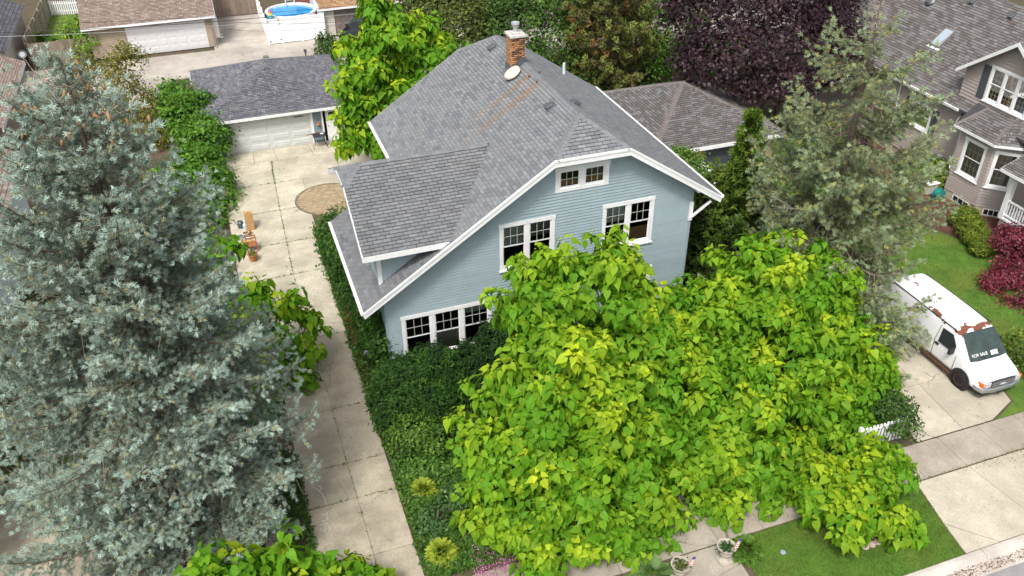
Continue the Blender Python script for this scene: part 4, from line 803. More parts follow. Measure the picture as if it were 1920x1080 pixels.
def broadleaf(name, label, base, lobes, ncl, per, cr, size, cols, cat='tree', m=None, T=LEAF, F=LEAFF, r0=.12, group=None, zmin=-.5, lo=.7, reject=.8, flat=.7, trunk=True, yv=.0, part='crown', droop=.15):
    t = thing(name, base, label, cat, group); lobes = [(A3(c, float), r) for c, r in lobes]
    if trunk: limbs(t, base, [c for c, r in lobes], r0, name='trunk' if cat == 'tree' else 'stem')
    P, N = lobe_pts(lobes, ncl, lo, 1.05, zmin, reject); n = len(P); sh = rng.beta(1.6, 2.2, n); k = max(len(cols)-1, 1)
    p = np.repeat(P, per, 0)+rng.normal(0, 1, (n*per, 3))*cr*A3([1, 1, flat]); nn = np.repeat(N, per, 0); s_ = np.repeat(sh, per)+rng.normal(0, .12, n*per)
    nrm = unit(nn*.7+Z3*.5+rng.normal(0, .45, p.shape)); d = unit(np.cross(nrm, rng.normal(size=p.shape)))-Z3*droop
    c = A3([cols[0]])*0+mixc(cols[0], cols[-1], s_) if len(cols) < 3 else np.where((s_ < .5)[:, None], mixc(cols[0], cols[1], s_*2), mixc(cols[1], cols[2], s_*2-1))
    c = c*rng.uniform(.8, 1.2, (len(p), 1)); ok = p[:, 2] > .03; ax = basis(d[ok], nrm[ok])
    V, FF, C = inst(T, F, p[ok], ax, size*rng.uniform(.65, 1.25, ok.sum()), c[ok])
    put(part, npmesh(part, V, FF, m or leafd, C), t, kind='stuff'); return t
def conifer(name, label, base, H, prof, nb, cols, cat='tree', size=.17, step=.26, z0=.04, r0=.2, up=(35, 5, -14), dead=0., sparse=None, T=BR, F=BRF, group=None, gap=.13, bow=.16, live_top=1., twl=.42, lean=(0, 0), inner_=.22, keep=None, asym=0., tier=0., hang=.14, lv=(.72, 1.1), extra=()):
    t = thing(name, base, label, cat, group); base = A3(base, float); ts = lambda f: base+A3([lean[0]*f, lean[1]*f, H*f])
    tr = B().tube([ts(f) for f in (-.01, .3, .6, .85, 1)], [r0*1.2, r0*.85, r0*.55, r0*.25, r0*.05], 9).put('trunk', bark, t, smooth=True); br = B(); dd = B()
    PP, DD, CC, SS = [], [], [], []
    for i in range(nb+len(extra)):
        f = z0+(1-z0)*(i+rng.uniform(0, 1))/nb
        if tier: f = min(.995, (round(f*H/tier)*tier+rng.normal(0, tier*.12))/H)
        L = prof(f*H)*rng.uniform(*lv)
        if L < .12: L = .12
        az = i*2.39996+rng.normal(0, .3); L *= 1-asym*math.cos(az)
        if i >= nb: f, az, L = extra[i-nb]
        if keep and rng.uniform() > keep(f): continue
        el = R(np.interp(f, [0, .5, 1], [up[2], up[1], up[0]])+rng.normal(0, 6)); h = A3([math.cos(az), math.sin(az), 0]); sdv = A3([-h[1], h[0], 0])
        isdead = rng.uniform() < dead or f > live_top
        s = np.linspace(0, 1, 7); pts = ts(f)+np.outer(s*L*math.cos(el), h)+np.outer(L*(math.sin(el)*s-bow*np.sin(s*math.pi*.9)+.1*s**3), Z3)+np.outer(np.sin(s*3)*rng.normal(0, .06)*L, sdv)
        (dd if isdead else br).tube(pts, [max(.007, .0105*L*(1-.92*q)+.003) for q in s], 4, False)
        ns = max(3, int(L*(1-inner_)/step)); sv = np.linspace(inner_, 1, ns)
        for j, q in enumerate(sv):
            o = np.array([np.interp(q, s, pts[:, k]) for k in range(3)]); dirb = pts[min(6, int(q*6)+1)]-pts[min(5, int(q*6))]; dirb = dirb/np.linalg.norm(dirb)
            for sd_ in ((-1, 1) if q < .98 else (0,)):
                tl = (twl*L*(1-q)**.7*min(1, q*2.2)+.16)*rng.uniform(.6, 1.15); td = dirb*.75+sdv*sd_*.8-Z3*hang+rng.normal(0, .14, 3); td /= np.linalg.norm(td)
                if isdead or (sparse and rng.uniform() < sparse(f, q)):
                    if rng.uniform() < .8: dd.tube([o, o+td*tl*.6-Z3*.03, o+td*tl-Z3*.12*tl], [.009, .006, .003], 3, False)
                    continue
                if tl > .4: br.tube([o, o+td*tl], [.008, .003], 3, False)
                m = max(1, int(tl/gap)); u = (np.arange(m)+rng.uniform(.3, 1, m))/m
                pp = o+np.outer(u*tl, td)-np.outer(u**2*tl*.12, Z3)+rng.normal(0, .035, (m, 3)); dr = td+rng.normal(0, .55, (m, 3))+Z3*.22
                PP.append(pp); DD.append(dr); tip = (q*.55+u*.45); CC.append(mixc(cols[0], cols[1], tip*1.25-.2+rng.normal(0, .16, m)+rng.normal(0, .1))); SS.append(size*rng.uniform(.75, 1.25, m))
    br.put('branches', bark, t, kind='stuff'); 
    if dd.V: dd.put('dead_branches', deadwood, t, kind='stuff')
    P, D, C, s_ = map(np.concatenate, (PP, DD, CC, SS)); ok = P[:, 2] > .05; P, D, C, s_ = P[ok], D[ok], C[ok]*rng.uniform(.82, 1.18, (ok.sum(), 1)), s_[ok]
    if len(cols) > 2: k = rng.uniform(size=len(P)) < .12; C[k] = A3(cols[2])*rng.uniform(.7, 1.2, (k.sum(), 1))
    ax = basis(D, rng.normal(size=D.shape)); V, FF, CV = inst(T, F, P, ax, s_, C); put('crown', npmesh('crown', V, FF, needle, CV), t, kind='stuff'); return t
# ------------------------------------------------------------------ conifers
zi = lambda zs, rs: (lambda z: float(np.interp(z, zs, rs)))
sp = conifer('blue_spruce', 'very tall blue spruce with orange cones standing left of the driveway', (-3.2, 20.4, 0), 15.6, zi([0, 1.4, 2.6, 4, 5.4, 7.5, 9.8, 11, 12.8, 14.3, 15.6], [2.6, 3.1, 4.3, 4.3, 4.0, 3.7, 3.3, 2.9, 2.15, 1.3, .25]), 330,
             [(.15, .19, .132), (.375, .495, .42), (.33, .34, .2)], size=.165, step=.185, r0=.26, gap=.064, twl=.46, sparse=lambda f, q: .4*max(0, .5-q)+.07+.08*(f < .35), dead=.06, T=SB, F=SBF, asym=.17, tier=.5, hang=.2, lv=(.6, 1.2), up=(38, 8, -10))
cone = mat('spruce_cone', (.31, .185, .095), .8, .2, 20); ck = B().lathe((0, 0, 0), [(.01, .0), (.03, .025), (.037, .08), (.027, .14), (.008, .165)], 7).mesh('cone', cone)
for i in range(48):
    f = rng.uniform(.86, .985); a = rng.uniform(0, 6.28); L = float(np.interp(f*15.6, [12.8, 14.3, 15.6], [2.2, 1.4, .3]))*rng.uniform(.35, .95)
    put('cone', ck, sp, Matrix.Translation((-3.2+L*math.cos(a), 20.4+L*math.sin(a), 15.6*f+L*.45-.1)) @ Matrix.Rotation(math.pi+rng.normal(0, .3), 4, 'X') @ Matrix.Rotation(rng.normal(0, .3), 4, 'Y'))
conifer('dying_spruce', 'sparse yellowing spruce with bare dead top between driveway and blue house', (20.8, 22.6, 0), 13.9, zi([0, 3, 5, 6.8, 8.5, 10, 11.6, 12.6, 13.9], [3.7, 4.1, 3.9, 3.4, 2.9, 2.6, 2.5, 1.3, .2]), 230,
        [(.125, .155, .07), (.295, .375, .21), (.36, .36, .12)], size=.2, step=.165, r0=.24, gap=.07, dead=.06, live_top=.94, T=SB, F=SBF, keep=lambda f: .95 if f < .5 else .6 if f < .7 else .5, sparse=lambda f, q: .5*max(0, .5-q)*2*(f > .62)+(.25 if f > .82 else .03), up=(30, 6, -16), bow=.3, lean=(-.2, 0), tier=.62, hang=.42, lv=(.6, 1.2))
PB, PBF = brush(.62, ((0., 0), (.2, .6), (.4, .2)), 5)
conifer('red_pine', 'rusty green pine with browning needles behind the brown garage', (25, 51.5, 0), 11.5, zi([0, 1.2, 3.5, 7, 11.5], [1.5, 3.6, 3.8, 3.0, .6]), 125, [(.11, .10, .035), (.19, .235, .055), (.26, .15, .05)], size=.42, step=.42, gap=.26, T=PB, F=PBF, r0=.2, up=(40, 22, 5), inner_=.35, sparse=lambda f, q: .15)
# ------------------------------------------------------------------ catalpas
def LB(px, py, Y, r): return (at(px, py, Y), r)
catalpa('tall broad catalpa in front of the blue house with yellow green leaf tips', (9.4, 19.6, 0), [LB(1095, 525, 20.7, (2.1, 1.7, 1.5)), LB(1005, 565, 20.7, 1.15), LB(1180, 560, 20.7, 1.3), LB(1262, 592, 20.7, 1.05), LB(1005, 620, 20.4, 1.15), LB(1190, 620, 20.3, 1.5), LB(1090, 700, 19.2, 2.0), LB(1000, 760, 18.6, 1.7), LB(1230, 740, 18.8, 1.8), LB(925, 850, 18.0, 1.45), LB(1060, 860, 17.4, 1.9), LB(1180, 880, 17.0, 1.8), LB(960, 960, 16.6, 1.25), LB(1090, 985, 15.9, 1.35), LB(1010, 1050, 15.2, .85), LB(1230, 985, 15.9, 1.2), LB(1190, 1010, 15.5, 1.0), LB(1285, 665, 19.6, 1.25), LB(1300, 780, 18, 1.4)], 2000)
catalpa('wide catalpa beside the dying spruce and the van driveway', (15.2, 19.4, 0), [LB(1440, 512, 21.0, (1.9, 1.6, 1.4)), LB(1540, 545, 20.6, 1.5), LB(1330, 570, 20.8, 1.1), LB(1380, 620, 20.2, 1.3), LB(1600, 640, 19.4, 1.35), LB(1490, 660, 19.3, 1.9), LB(1610, 700, 18.6, 1.2), LB(1400, 740, 18.4, 1.7), LB(1540, 770, 18.0, 1.8), LB(1340, 850, 17.2, 1.7), LB(1470, 870, 16.8, 1.6), LB(1580, 840, 17.2, 1.3), LB(1350, 950, 15.9, 1.1), LB(1430, 900, 16.2, 1.2), LB(1540, 905, 16.0, .9), LB(1640, 690, 18.6, .9), LB(1630, 780, 17.6, .9)], 1900)
catalpa('low catalpa sprouting over the parkway lawn from a ring of stones', (16.3, 13.2, 0), [LB(1600, 930, 13.9, .75), LB(1650, 965, 13.3, .72), LB(1540, 920, 14.4, .7), LB(1660, 890, 14.6, .7), LB(1600, 985, 13.0, .55), LB(1625, 870, 15.4, .8), LB(1560, 950, 14, .6), LB(1660, 850, 15.8, .7), LB(1690, 985, 13.2, .5)], 260, r0=.09)
catalpa('bright catalpa between the blue house and the hip roofed garage', (8.3, 44.6, 0), [LB(725, 45, 44, (1.6, 1.5, 1.3)), LB(690, 110, 44, 1.7), LB(780, 90, 44.5, 1.7), LB(830, 95, 45, 1.2), LB(690, 170, 43.5, 1.6), LB(760, 160, 43.5, 1.9), LB(675, 225, 43, 1.3), LB(715, 250, 42.6, 1.3), LB(660, 255, 43, .8), LB(700, 5, 44.5, .9)], 720, size=.38)
catalpa('slim catalpa leaning over the driveway from behind the blue spruce', (-.9, 26.6, 0), [LB(545, 560, 28, .75), LB(585, 570, 28, .6), LB(575, 640, 27.4, .7), LB(520, 620, 27.6, .9), LB(510, 690, 27, .9), LB(570, 700, 26.8, .55), LB(480, 560, 28.3, .8), LB(560, 760, 26, .5), LB(440, 640, 27.5, 1.0), LB(400, 450, 30, .8), LB(480, 760, 25.5, .9), LB(590, 600, 27.6, .5), LB(545, 650, 27.2, .7)], 230, r0=.08, size=.36)
catalpa('yellow green catalpa crown below the birdbath at the driveway edge', (-1.2, 15.6, 0), [LB(430, 1075, 15.8, .9), LB(500, 1060, 15.9, .75), LB(380, 1085, 15.7, .7), LB(590, 1060, 16.2, .62), LB(660, 1080, 16.2, .55), LB(700, 1085, 16.1, .42), LB(560, 1100, 15.6, .8)], 170, r0=.1, size=.36, yellow=(.46, .5, .02))
# ------------------------------------------------------------------ other trees
broadleaf('purple_maple', 'large dark purple maple spreading over the brown garage', (32.0, 41.2, 0), [((30, 41.5, 5.2), (4.2, 3.5, 2.8)), ((27.3, 41, 5.2), (2.9, 2.8, 2.2)), ((33, 42, 5.2), (3.4, 3.4, 2.8)), ((31, 43.5, 8), (4.6, 3.6, 3.0)), ((27.6, 43.5, 7.4), (3.0, 2.8, 2.2)), ((35, 45, 8), (3.6, 3.4, 2.6)), ((29.6, 39.2, 3.8), (2.2, 1.7, 1.5)), ((34, 39.5, 4.2), (1.8, 1.6, 1.6))], 1700, 20, .34, .24, [(.015, .008, .011), (.034, .015, .022), (.09, .043, .055)], m=purple, T=STAR4, F=STAR4F, r0=.32, zmin=-.6)
JM = [LB(1905, 450, 24.5, (1.0, .9, .55)), LB(1905, 510, 23, (1.0, .9, .55)), LB(1890, 580, 21.7, (.75, .8, .5)), LB(1930, 590, 21.2, .9), LB(1945, 470, 24, 1.0), LB(1865, 530, 22.8, (.5, .6, .35))]
broadleaf('japanese_maple', 'crimson japanese maple between the clipped hedge balls and the van', (30.4, 22.8, 0), JM, 520, 22, .17, .11, [(.075, .012, .02), (.155, .022, .038), (.29, .062, .085)], m=purple, T=STAR, F=STARF, r0=.08)
gcols = [(.02, .05, .01), (.055, .12, .018), (.13, .23, .03)]
tops = [('leafy green tree directly behind the blue house chimney', (17, 57, 0), [LB(1010, 30, 55, 2.6), LB(960, 60, 54, 2.2), LB(1040, 90, 53, 2.0), LB(980, 110, 52, 1.6), LB(1060, 30, 56, 2.2), LB(1090, 170, 50.5, 1.2)], gcols),
        ('dull green tree with bare twigs beside the dark shed roof', (13, 58, 0), [LB(840, 20, 57, 2.2), LB(890, 10, 58, 2.4), LB(870, 60, 55, 1.7), LB(800, 10, 58, 1.8), LB(930, 20, 58, 2.0)], [(.03, .05, .012), (.08, .11, .02), (.17, .2, .03)]),
        ('fresh green tree between the rusty pine and the purple maple', (28, 53, 0), [LB(1240, 40, 54, 2.2), LB(1270, 20, 55, 2.2), LB(1230, 110, 51, 1.6), LB(1220, 0, 56, 2.4), LB(1150, 10, 60, 3)], [(.025, .07, .01), (.07, .17, .02), (.16, .3, .03)]),
        ('rounded green tree far behind the pine and house ridge', (20, 66, 0), [LB(1100, 0, 64, 3.5), LB(1050, -20, 66, 3.5), LB(980, -10, 66, 3.2), LB(1160, -20, 66, 3.5), LB(760, 0, 70, 2.6), LB(830, -15, 70, 3)], gcols)]
for lb, b0_, lo_, cc in tops: broadleaf('leafy_tree', lb, b0_, lo_, 620, 16, .34, .25, cc, r0=.2)
broadleaf('leafy_tree', 'deep green trees massed behind the purple maple and taupe roof', (44, 60, 0), [((44, 58, 5), 5), ((36, 60, 4), 5), ((52, 55, 5), 5), ((29, 62, 4), 4)], 500, 14, .5, .34, gcols, r0=.25)
broadleaf('flowering_shrub', 'olive yellow shrub tree between the blue spruce and the alley', (-6, 54, 0), [LB(215, 175, 54, (1.7, 1.4, 2.0)), LB(170, 150, 55, 1.4), LB(265, 215, 53, (1.5, 1.3, 1.8)), LB(300, 250, 52, 1.2), LB(240, 110, 55, .9)], 480, 18, .26, .16, [(.06, .075, .012), (.15, .16, .022), (.3, .24, .05)], cat='shrub', r0=.08)
HG = [LB(360, 215, 51, (1.5, 1.3, 1.4)), LB(385, 260, 48.5, (1.4, 1.2, 1.5)), LB(370, 320, 46, (1.5, 1.4, 1.6)), LB(395, 360, 43.5, (1.3, 1.4, 1.4)), LB(400, 420, 41.5, (1.2, 1.3, 1.1)), LB(330, 190, 53, 1.2), LB(330, 360, 44, 1.6), LB(410, 470, 39, (.8, 1.0, .7))]
broadleaf('vine_hedge', 'thick glossy green hedge along the left edge of the parking pad', (-2.5, 45, 0), HG, 760, 18, .24, .24, [(.045, .11, .014), (.105, .24, .028), (.2, .38, .05)], cat='hedge', m=leafm, r0=.07, zmin=-.7)
broadleaf('yard_tree', 'small bright green tree in the corner of the far lawn', (-9.3, 70.6, 0), [LB(160, 75, 70, 1.3), LB(140, 60, 70.5, 1.0), LB(180, 70, 70, .9), LB(150, 95, 69.8, .9)], 160, 16, .25, .2, [(.07, .15, .015), (.17, .3, .025), (.3, .4, .04)], r0=.08)
# arborvitae and thuja
THC = [(.03, .06, .01), (.13, .21, .025)]
conifer('arborvitae', 'tall bright arborvitae beside the blue house right wall', (19.6, 27, 0), 8.2, zi([0, 1, 4, 6.5, 8.2], [1.5, 1.9, 1.45, .6, .1]), 170, THC, size=.32, step=.16, gap=.17, up=(60, 42, 20), r0=.08, bow=0, twl=.6, lv=(.5, 1.25))
for i, (x, y, h, lb) in enumerate(((18.2, 27.6, 5.2, 'shorter dark arborvitae touching the blue house corner'), (18.5, 25.4, 4.4, 'dark arborvitae between the blue house and the wide catalpa'), (17.6, 30.2, 3.6, 'dark arborvitae behind the blue house corner'), (19.8, 30.5, 2.6, 'bushy arborvitae in front of the slate garage doors'))):
    conifer('arborvitae', lb, (x, y, 0), h, zi([0, 1, h*.5, h*.85, h], [1.1, 1.4, 1.15, .5, .1]), 90, [(.022, .045, .01), (.075, .13, .022)], size=.3, step=.18, gap=.18, up=(65, 45, 20), r0=.07, bow=0, twl=.6)
for x, y, h, lb in ((-12.1, 71.2, 1.6, 'young arborvitae in the corner against the tall plank fence'), (-11.0, 70.2, 1.3, 'shortest young arborvitae midway along the far lawn edge'), (-9.9, 69.9, 1.7, 'young arborvitae next to the small bright green tree')): conifer('arborvitae', lb, (x, y, 0), h, zi([0, .3, h*.6, h], [.35, .45, .3, .05]), 40, [(.03, .06, .01), (.09, .15, .02)], cat='shrub', size=.2, step=.14, gap=.14, up=(70, 55, 30), r0=.03, bow=0, group='young arborvitae on the far lawn')
broadleaf('leafy_shrub', 'pale green shrub behind the blue house right eave', (19.4, 33.4, 0), [LB(1290, 312, 33.5, (.8, .8, .7)), LB(1275, 296, 34.2, .5), LB(1310, 330, 32.5, .6)], 150, 16, .22, .17, [(.05, .1, .015), (.1, .2, .025), (.18, .3, .04)], cat='shrub', r0=.05)
# ------------------------------------------------------------------ planting round the blue house
YC = [(.012, .035, .008), (.03, .085, .012), (.065, .15, .02)]
NB, NBF = brush(.3, ((0., 0), (.4, .8)), 3)
def bush(name, label, base, lobes, ncl, per, cr, size, cols, T=NB, F=NBF, cat='shrub', m=None, **k): return broadleaf(name, label, base, lobes, ncl, per, cr, size, cols, cat=cat, m=m or needle, T=T, F=F, r0=.05, zmin=-.35, **k)
bush('yew_bush', 'large dark yew bush below the triple window of the blue house', (4.5, 23.5, 0), [((4.3, 23.4, 1.25), (1.3, 1.05, 1.55)), ((5.35, 23.8, 1.3), (.95, .85, 1.45)), ((3.6, 23.2, 1.0), (.7, .75, 1.05)), ((4.9, 23.0, 1.0), (.9, .7, 1.1))], 680, 20, .13, .17, YC)
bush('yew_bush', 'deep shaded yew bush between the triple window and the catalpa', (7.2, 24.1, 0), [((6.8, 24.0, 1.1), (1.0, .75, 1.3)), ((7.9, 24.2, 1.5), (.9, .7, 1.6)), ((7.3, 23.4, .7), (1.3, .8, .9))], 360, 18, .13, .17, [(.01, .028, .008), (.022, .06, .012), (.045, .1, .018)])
bush('boxwood_shrub', 'lighter green rounded shrub beside the driveway in front of the yew', (3.9, 21.9, 0), [((3.95, 21.75, .75), (.85, .7, .9)), ((4.6, 21.5, .6), (.65, .6, .7))], 280, 18, .12, .12, [(.03, .075, .012), (.075, .16, .02), (.15, .26, .03)], T=LEAF, F=LEAFF, m=leafd)
bush('climbing_ivy', 'ivy and vines climbing the driveway wall of the blue house', (3.5, 28, 0), [((3.75, 25.8, 1.6), (.32, .9, 1.9)), ((3.7, 27.5, 1.5), (.4, 1.2, 1.8)), ((3.7, 29.6, 1.4), (.5, 1.2, 1.6)), ((3.5, 31.5, 1.1), (.5, 1.2, 1.3)), ((3.5, 33.2, 1.0), (.5, 1.0, 1.1)), ((3.35, 35, .7), (.5, 1.2, .8))], 620, 22, .15, .19, [(.02, .06, .01), (.05, .125, .018), (.1, .2, .03)], T=LEAF, F=LEAFF, m=leafm, cat='climber')
bush('garden_shrub', 'leafy shrub bed at the rear corner of the driveway wall', (3.6, 37.4, 0), [((3.6, 37.2, .5), (.7, 1.2, .7)), ((4.6, 38.3, .5), (.8, .7, .7))], 140, 14, .14, .16, [(.02, .06, .01), (.05, .125, .018), (.1, .2, .03)], T=LEAF, F=LEAFF, m=leafd)
hk = thing('hollyhock', (3.2, 28.3, 0), 'hollyhock with deep red blooms against the ivy wall', 'flower')
ptl = mat('red_petal', (.4, .02, .035), .6, .2, 20); HKs = []
for k, (x, y) in enumerate(((3.12, 28.0), (3.2, 28.5), (3.05, 28.9), (3.3, 27.6))):
    h = 1.5+.25*k % .6; B().tube([(x, y, 0), (x+.03, y, h*.6), (x-.05, y-.03, h)], .012, 5).put('stem', leafd and mat('green_stem', (.07, .14, .03), .7, .1), hk)
    for q in range(7): z = h*(.4+.085*q); B().lathe((x+random.uniform(-.08, .05)-.05, y+random.uniform(-.09, .09), z), [(.01, 0), (.065, .03), (.05, .035)], 7, (Y3, Z3, -X3)).put('flower', ptl, hk)
HOST = A3([(0, 0, 0), (-.24, .3, .12), (-.23, .62, .14), (0, 1, -.05), (.23, .62, .14), (.24, .3, .12), (0, .5, .09)]); HOSTF = [(0, 1, 6), (1, 2, 6), (2, 3, 6), (3, 4, 6), (4, 5, 6), (5, 0, 6)]
def hosta(label, x, y, r, cols, n=330, lsz=.25, name='hosta'):
    t = thing(name, (x, y, 0), label, 'plant'); a = rng.uniform(0, 6.28, n); q = np.sqrt(rng.uniform(0, 1, n)); rad = np.stack([np.cos(a), np.sin(a), 0*a], 1)
    el = R(75)-q*R(85); d = np.cos(el)[:, None]*rad+np.sin(el)[:, None]*Z3; nn = -np.sin(el)[:, None]*rad+np.cos(el)[:, None]*Z3+rng.normal(0, .15, (n, 3)); P = A3([x, y, .06])+rad*(q*r*.62)[:, None]+Z3*((1-q**2)*r*.62)[:, None]
    V, F, C = inst(HOST, HOSTF, P, basis(d, nn), lsz*rng.uniform(.7, 1.15, n), mixc(cols[0], cols[1], rng.uniform(0, 1, n))); put('foliage', npmesh('foliage', V, F, leafm, C), t, kind='stuff')
    B().lathe((x, y, 0), [(.09, 0), (.07, .1), (.02, .16)], 8).put('root_crown', soil, t); return t
YEL = [(.22, .31, .03), (.45, .52, .07)]
hosta('round yellow green hosta beside the driveway below the lighter shrub', 3.72, 19.75, .55, YEL); hosta('yellow green hosta at the driveway edge near the pink flowers', 3.62, 17.1, .6, YEL, 380)
bush('garden_shrub', 'low leafy perennial clump between lighter shrub and first hosta', (4.3, 20.6, 0), [((4.2, 20.6, .25), (.8, .6, .4)), ((3.7, 20.9, .2), (.5, .5, .3))], 120, 12, .1, .15, [(.04, .1, .015), (.09, .2, .03), (.18, .3, .05)], T=LEAF, F=LEAFF, m=leafd)
bush('garden_shrub', 'bluish perennial clump between the two yellow hostas by the driveway', (3.8, 18.4, 0), [((3.7, 18.4, .2), (.55, .6, .35)), ((4.6, 18.9, .3), (.6, .5, .45))], 120, 12, .1, .12, [(.03, .08, .02), (.07, .15, .04), (.16, .25, .09)], T=LEAF, F=LEAFF, m=leafd)
hosta('broad green hosta beside the stone urn on the lawn edge', 12.55, 14.05, .55, [(.06, .14, .02), (.15, .27, .04)]); hosta('woolly large leaved plant between the urns and the catalpa', 9.45, 14.2, .45, [(.1, .18, .06), (.2, .3, .12)], 40, .45, 'mullein_plant')
hosta('silvery green seedling clump between the two yellow hostas', 4.25, 18.5, .4, [(.09, .16, .05), (.2, .28, .1)], 60, .25, 'leafy_plant')
hosta('pale hosta on the mulch by the utility boxes', 34.3, 31.6, .5, [(.2, .3, .05), (.35, .45, .12)])
def carpet(name, label, poly, n, size, cols, h=.12, T=LEAF, F=LEAFF, m=None, cat='ground cover', up=.8):
    poly = A3(poly, float); mn, mx = poly.min(0), poly.max(0); P = rng.uniform(mn, mx, (n*2, 2)); ins = np.zeros(len(P), bool)
    for i in range(len(poly)):
        a, b_ = poly[i-1], poly[i]; c = (a[1] > P[:, 1]) != (b_[1] > P[:, 1]); ins ^= c & (P[:, 0] < (b_[0]-a[0])*(P[:, 1]-a[1])/(b_[1]-a[1]+1e-12)+a[0])
    P = P[ins][:n]; n = len(P); lump = np.sin(P[:, 0]*2.1+1)*np.sin(P[:, 1]*1.7)*.5+.5; p = np.c_[P, h*(.4+lump)*rng.uniform(.3, 1, n)+.01]
    nn = unit(Z3*up+rng.normal(0, .4, (n, 3))); d = unit(np.cross(nn, rng.normal(size=(n, 3)))); V, FF, C = inst(T, F, p, basis(d, nn), size*rng.uniform(.6, 1.2, n), mixc(cols[0], cols[1], rng.beta(2, 2, n)*.7+lump*.3)*rng.uniform(.8, 1.2, (n, 1)))
    return put(name, npmesh(name, V, FF, m or leafd, C), None, label=label, cat=cat, kind='stuff')
GC = [(.025, .065, .012), (.08, .17, .025)]
carpet('ground_cover', 'glossy pachysandra carpet left of the driveway under the spruce', [(-4.5, 16.5), (-.02, 17.2), (.02, 23), (-1.5, 24.5), (-5, 24)], 9000, .15, GC, .2)
carpet('ground_cover', 'low green ground cover filling the bed along the driveway right edge', [(2.95, 16.3), (5.8, 16.3), (5.6, 20), (5, 22.6), (3.0, 22.6)], 10500, .16, [(.03, .075, .012), (.09, .19, .025)], .28)
carpet('ground_cover', 'strip of ivy spilling onto the driveway edge below the blue wall', [(2.86, 22.4), (3.8, 22.4), (3.85, 38), (2.88, 38)], 4200, .17, [(.03, .075, .012), (.1, .2, .03)], .35)
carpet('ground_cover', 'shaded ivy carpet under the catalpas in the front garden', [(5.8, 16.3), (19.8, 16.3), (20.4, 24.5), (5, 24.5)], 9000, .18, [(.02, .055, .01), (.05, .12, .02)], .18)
carpet('ground_cover', 'weedy undergrowth between the white house and the blue spruce', [(-9.5, 24.2), (-4, 24.2), (-1.2, 27), (-1.2, 44), (-11, 44)], 9000, .24, GC, .35)
carpet('ground_cover', 'rough weeds behind the garages and trees beyond the blue house', [(8, 46), (20, 37), (21, 47), (40, 47), (40, 57.8), (8, 57.8)], 12000, .3, GC, .4)
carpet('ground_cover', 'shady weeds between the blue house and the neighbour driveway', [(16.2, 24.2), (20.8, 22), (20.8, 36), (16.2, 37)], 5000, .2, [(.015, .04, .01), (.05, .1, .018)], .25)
carpet('ground_cover', 'mixed grass and weeds in the garden behind the blue house', [(7.7, 36.5), (20, 36.5), (20, 46), (7.7, 46)], 5000, .22, GC, .25)
GRS = A3([(-.09, 0, 0), (.09, 0, 0), (.02, .2, 1)]); GRF = [(0, 1, 2)]
def grass(label, poly, n, h=.05): 
    return carpet('grass', label, poly, n, h, [(.06, .13, .015), (.16, .24, .035)], .0, A3([(-.22, 0, 0), (.22, 0, 0), (.05, .35, 1)]), GRF, cat='grass', up=2.)
grass('short mown grass on the parkway lawn by the kerb', [(12.4, 11.72), (18.9, 11.72), (19.55, 14.66), (12.4, 14.66)], 22000); grass('mown grass on the side lawn behind the white van', [(26.45, 14.7), (36, 14.7), (33.2, 25.2), (31.6, 28.8), (32.9, 33.5), (36, 40), (27, 40), (26.45, 28)], 32000, .06)

JW = []
for i in range(len(cj)-1):
    (ya, xa0), (yb_, xb0) = cj[i], cj[i+1]; k = 30 if ya > 33 else 8
    t_ = np.clip(rng.normal(rng.uniform(0, 1, k), .02), 0, 1); JW.append(np.c_[xa0+(xb0-xa0)*t_, ya+(yb_-ya)*t_]); k = 34 if ya in (20.37, 22.05, 34.8, 37.8, 41.2, 44.4) else 12; JW.append(np.c_[rng.uniform(0, 2.9, k), np.full(k, ya)])
JW = np.concatenate(JW); JW = np.repeat(JW, 4, 0)+rng.normal(0, .022, (len(JW)*4, 2)); nj = len(JW); nnj = unit(Z3+rng.normal(0, .5, (nj, 3)))
v_, f_, c_ = inst(LEAF, LEAFF, np.c_[JW, np.full(nj, .022)], basis(np.cross(nnj, rng.normal(size=(nj, 3))), nnj), .06*rng.uniform(.5, 1.5, nj), mixc((.06, .1, .015), (.17, .22, .04), rng.uniform(0, 1, nj)))
put('joint_weeds', npmesh('joint_weeds', v_, f_, leafd, c_), None, label='weeds and moss growing in the driveway joints', cat='weeds', kind='stuff')
grass('grass tufts along the sidewalk joint', [(19.6, 14.58), (26, 14.58), (26, 14.7), (19.6, 14.7)], 260, .06)
carpet('fallen_debris', 'rust brown tree litter along the sidewalk joints and gutter', [(24.0, 14.2), (25.4, 14.5), (25.4, 15.2), (23.6, 14.72), (20, 14.7), (20, 14.62)], 900, .05, [(.16, .06, .03), (.25, .11, .05)], .01, cat='leaf litter')
carpet('fallen_debris', 'brown litter washed along the street gutter', [(15.5, 10.97), (22, 11.05), (22, 11.35), (18, 11.35)], 900, .05, [(.12, .05, .03), (.2, .09, .05)], .002, cat='leaf litter').location.z = -.115
carpet('fallen_leaves', 'scattered fallen leaves and twigs on the driveway and front walks', [(.1, 16), (2.9, 16), (2.9, 36), (.1, 36)], 160, .055, [(.12, .1, .03), (.2, .2, .05)], .0, cat='leaf litter').location.z = .02
carpet('fallen_leaves', 'scattered fallen leaves on the parkway lawn and sidewalk', [(12.3, 11.8), (19, 11.8), (25.5, 15), (25.5, 18), (12.3, 16)], 170, .06, [(.2, .16, .03), (.4, .38, .08)], .0, cat='leaf litter').location.z = .035
carpet('pink_flowers', 'pink and mauve flower patch in the front bed by the hostas', [(4.3, 15.7), (6.4, 15.7), (6.2, 17.4), (4.5, 17.4)], 1700, .06, [(.45, .12, .3), (.6, .35, .5)], .3, cat='flowers')
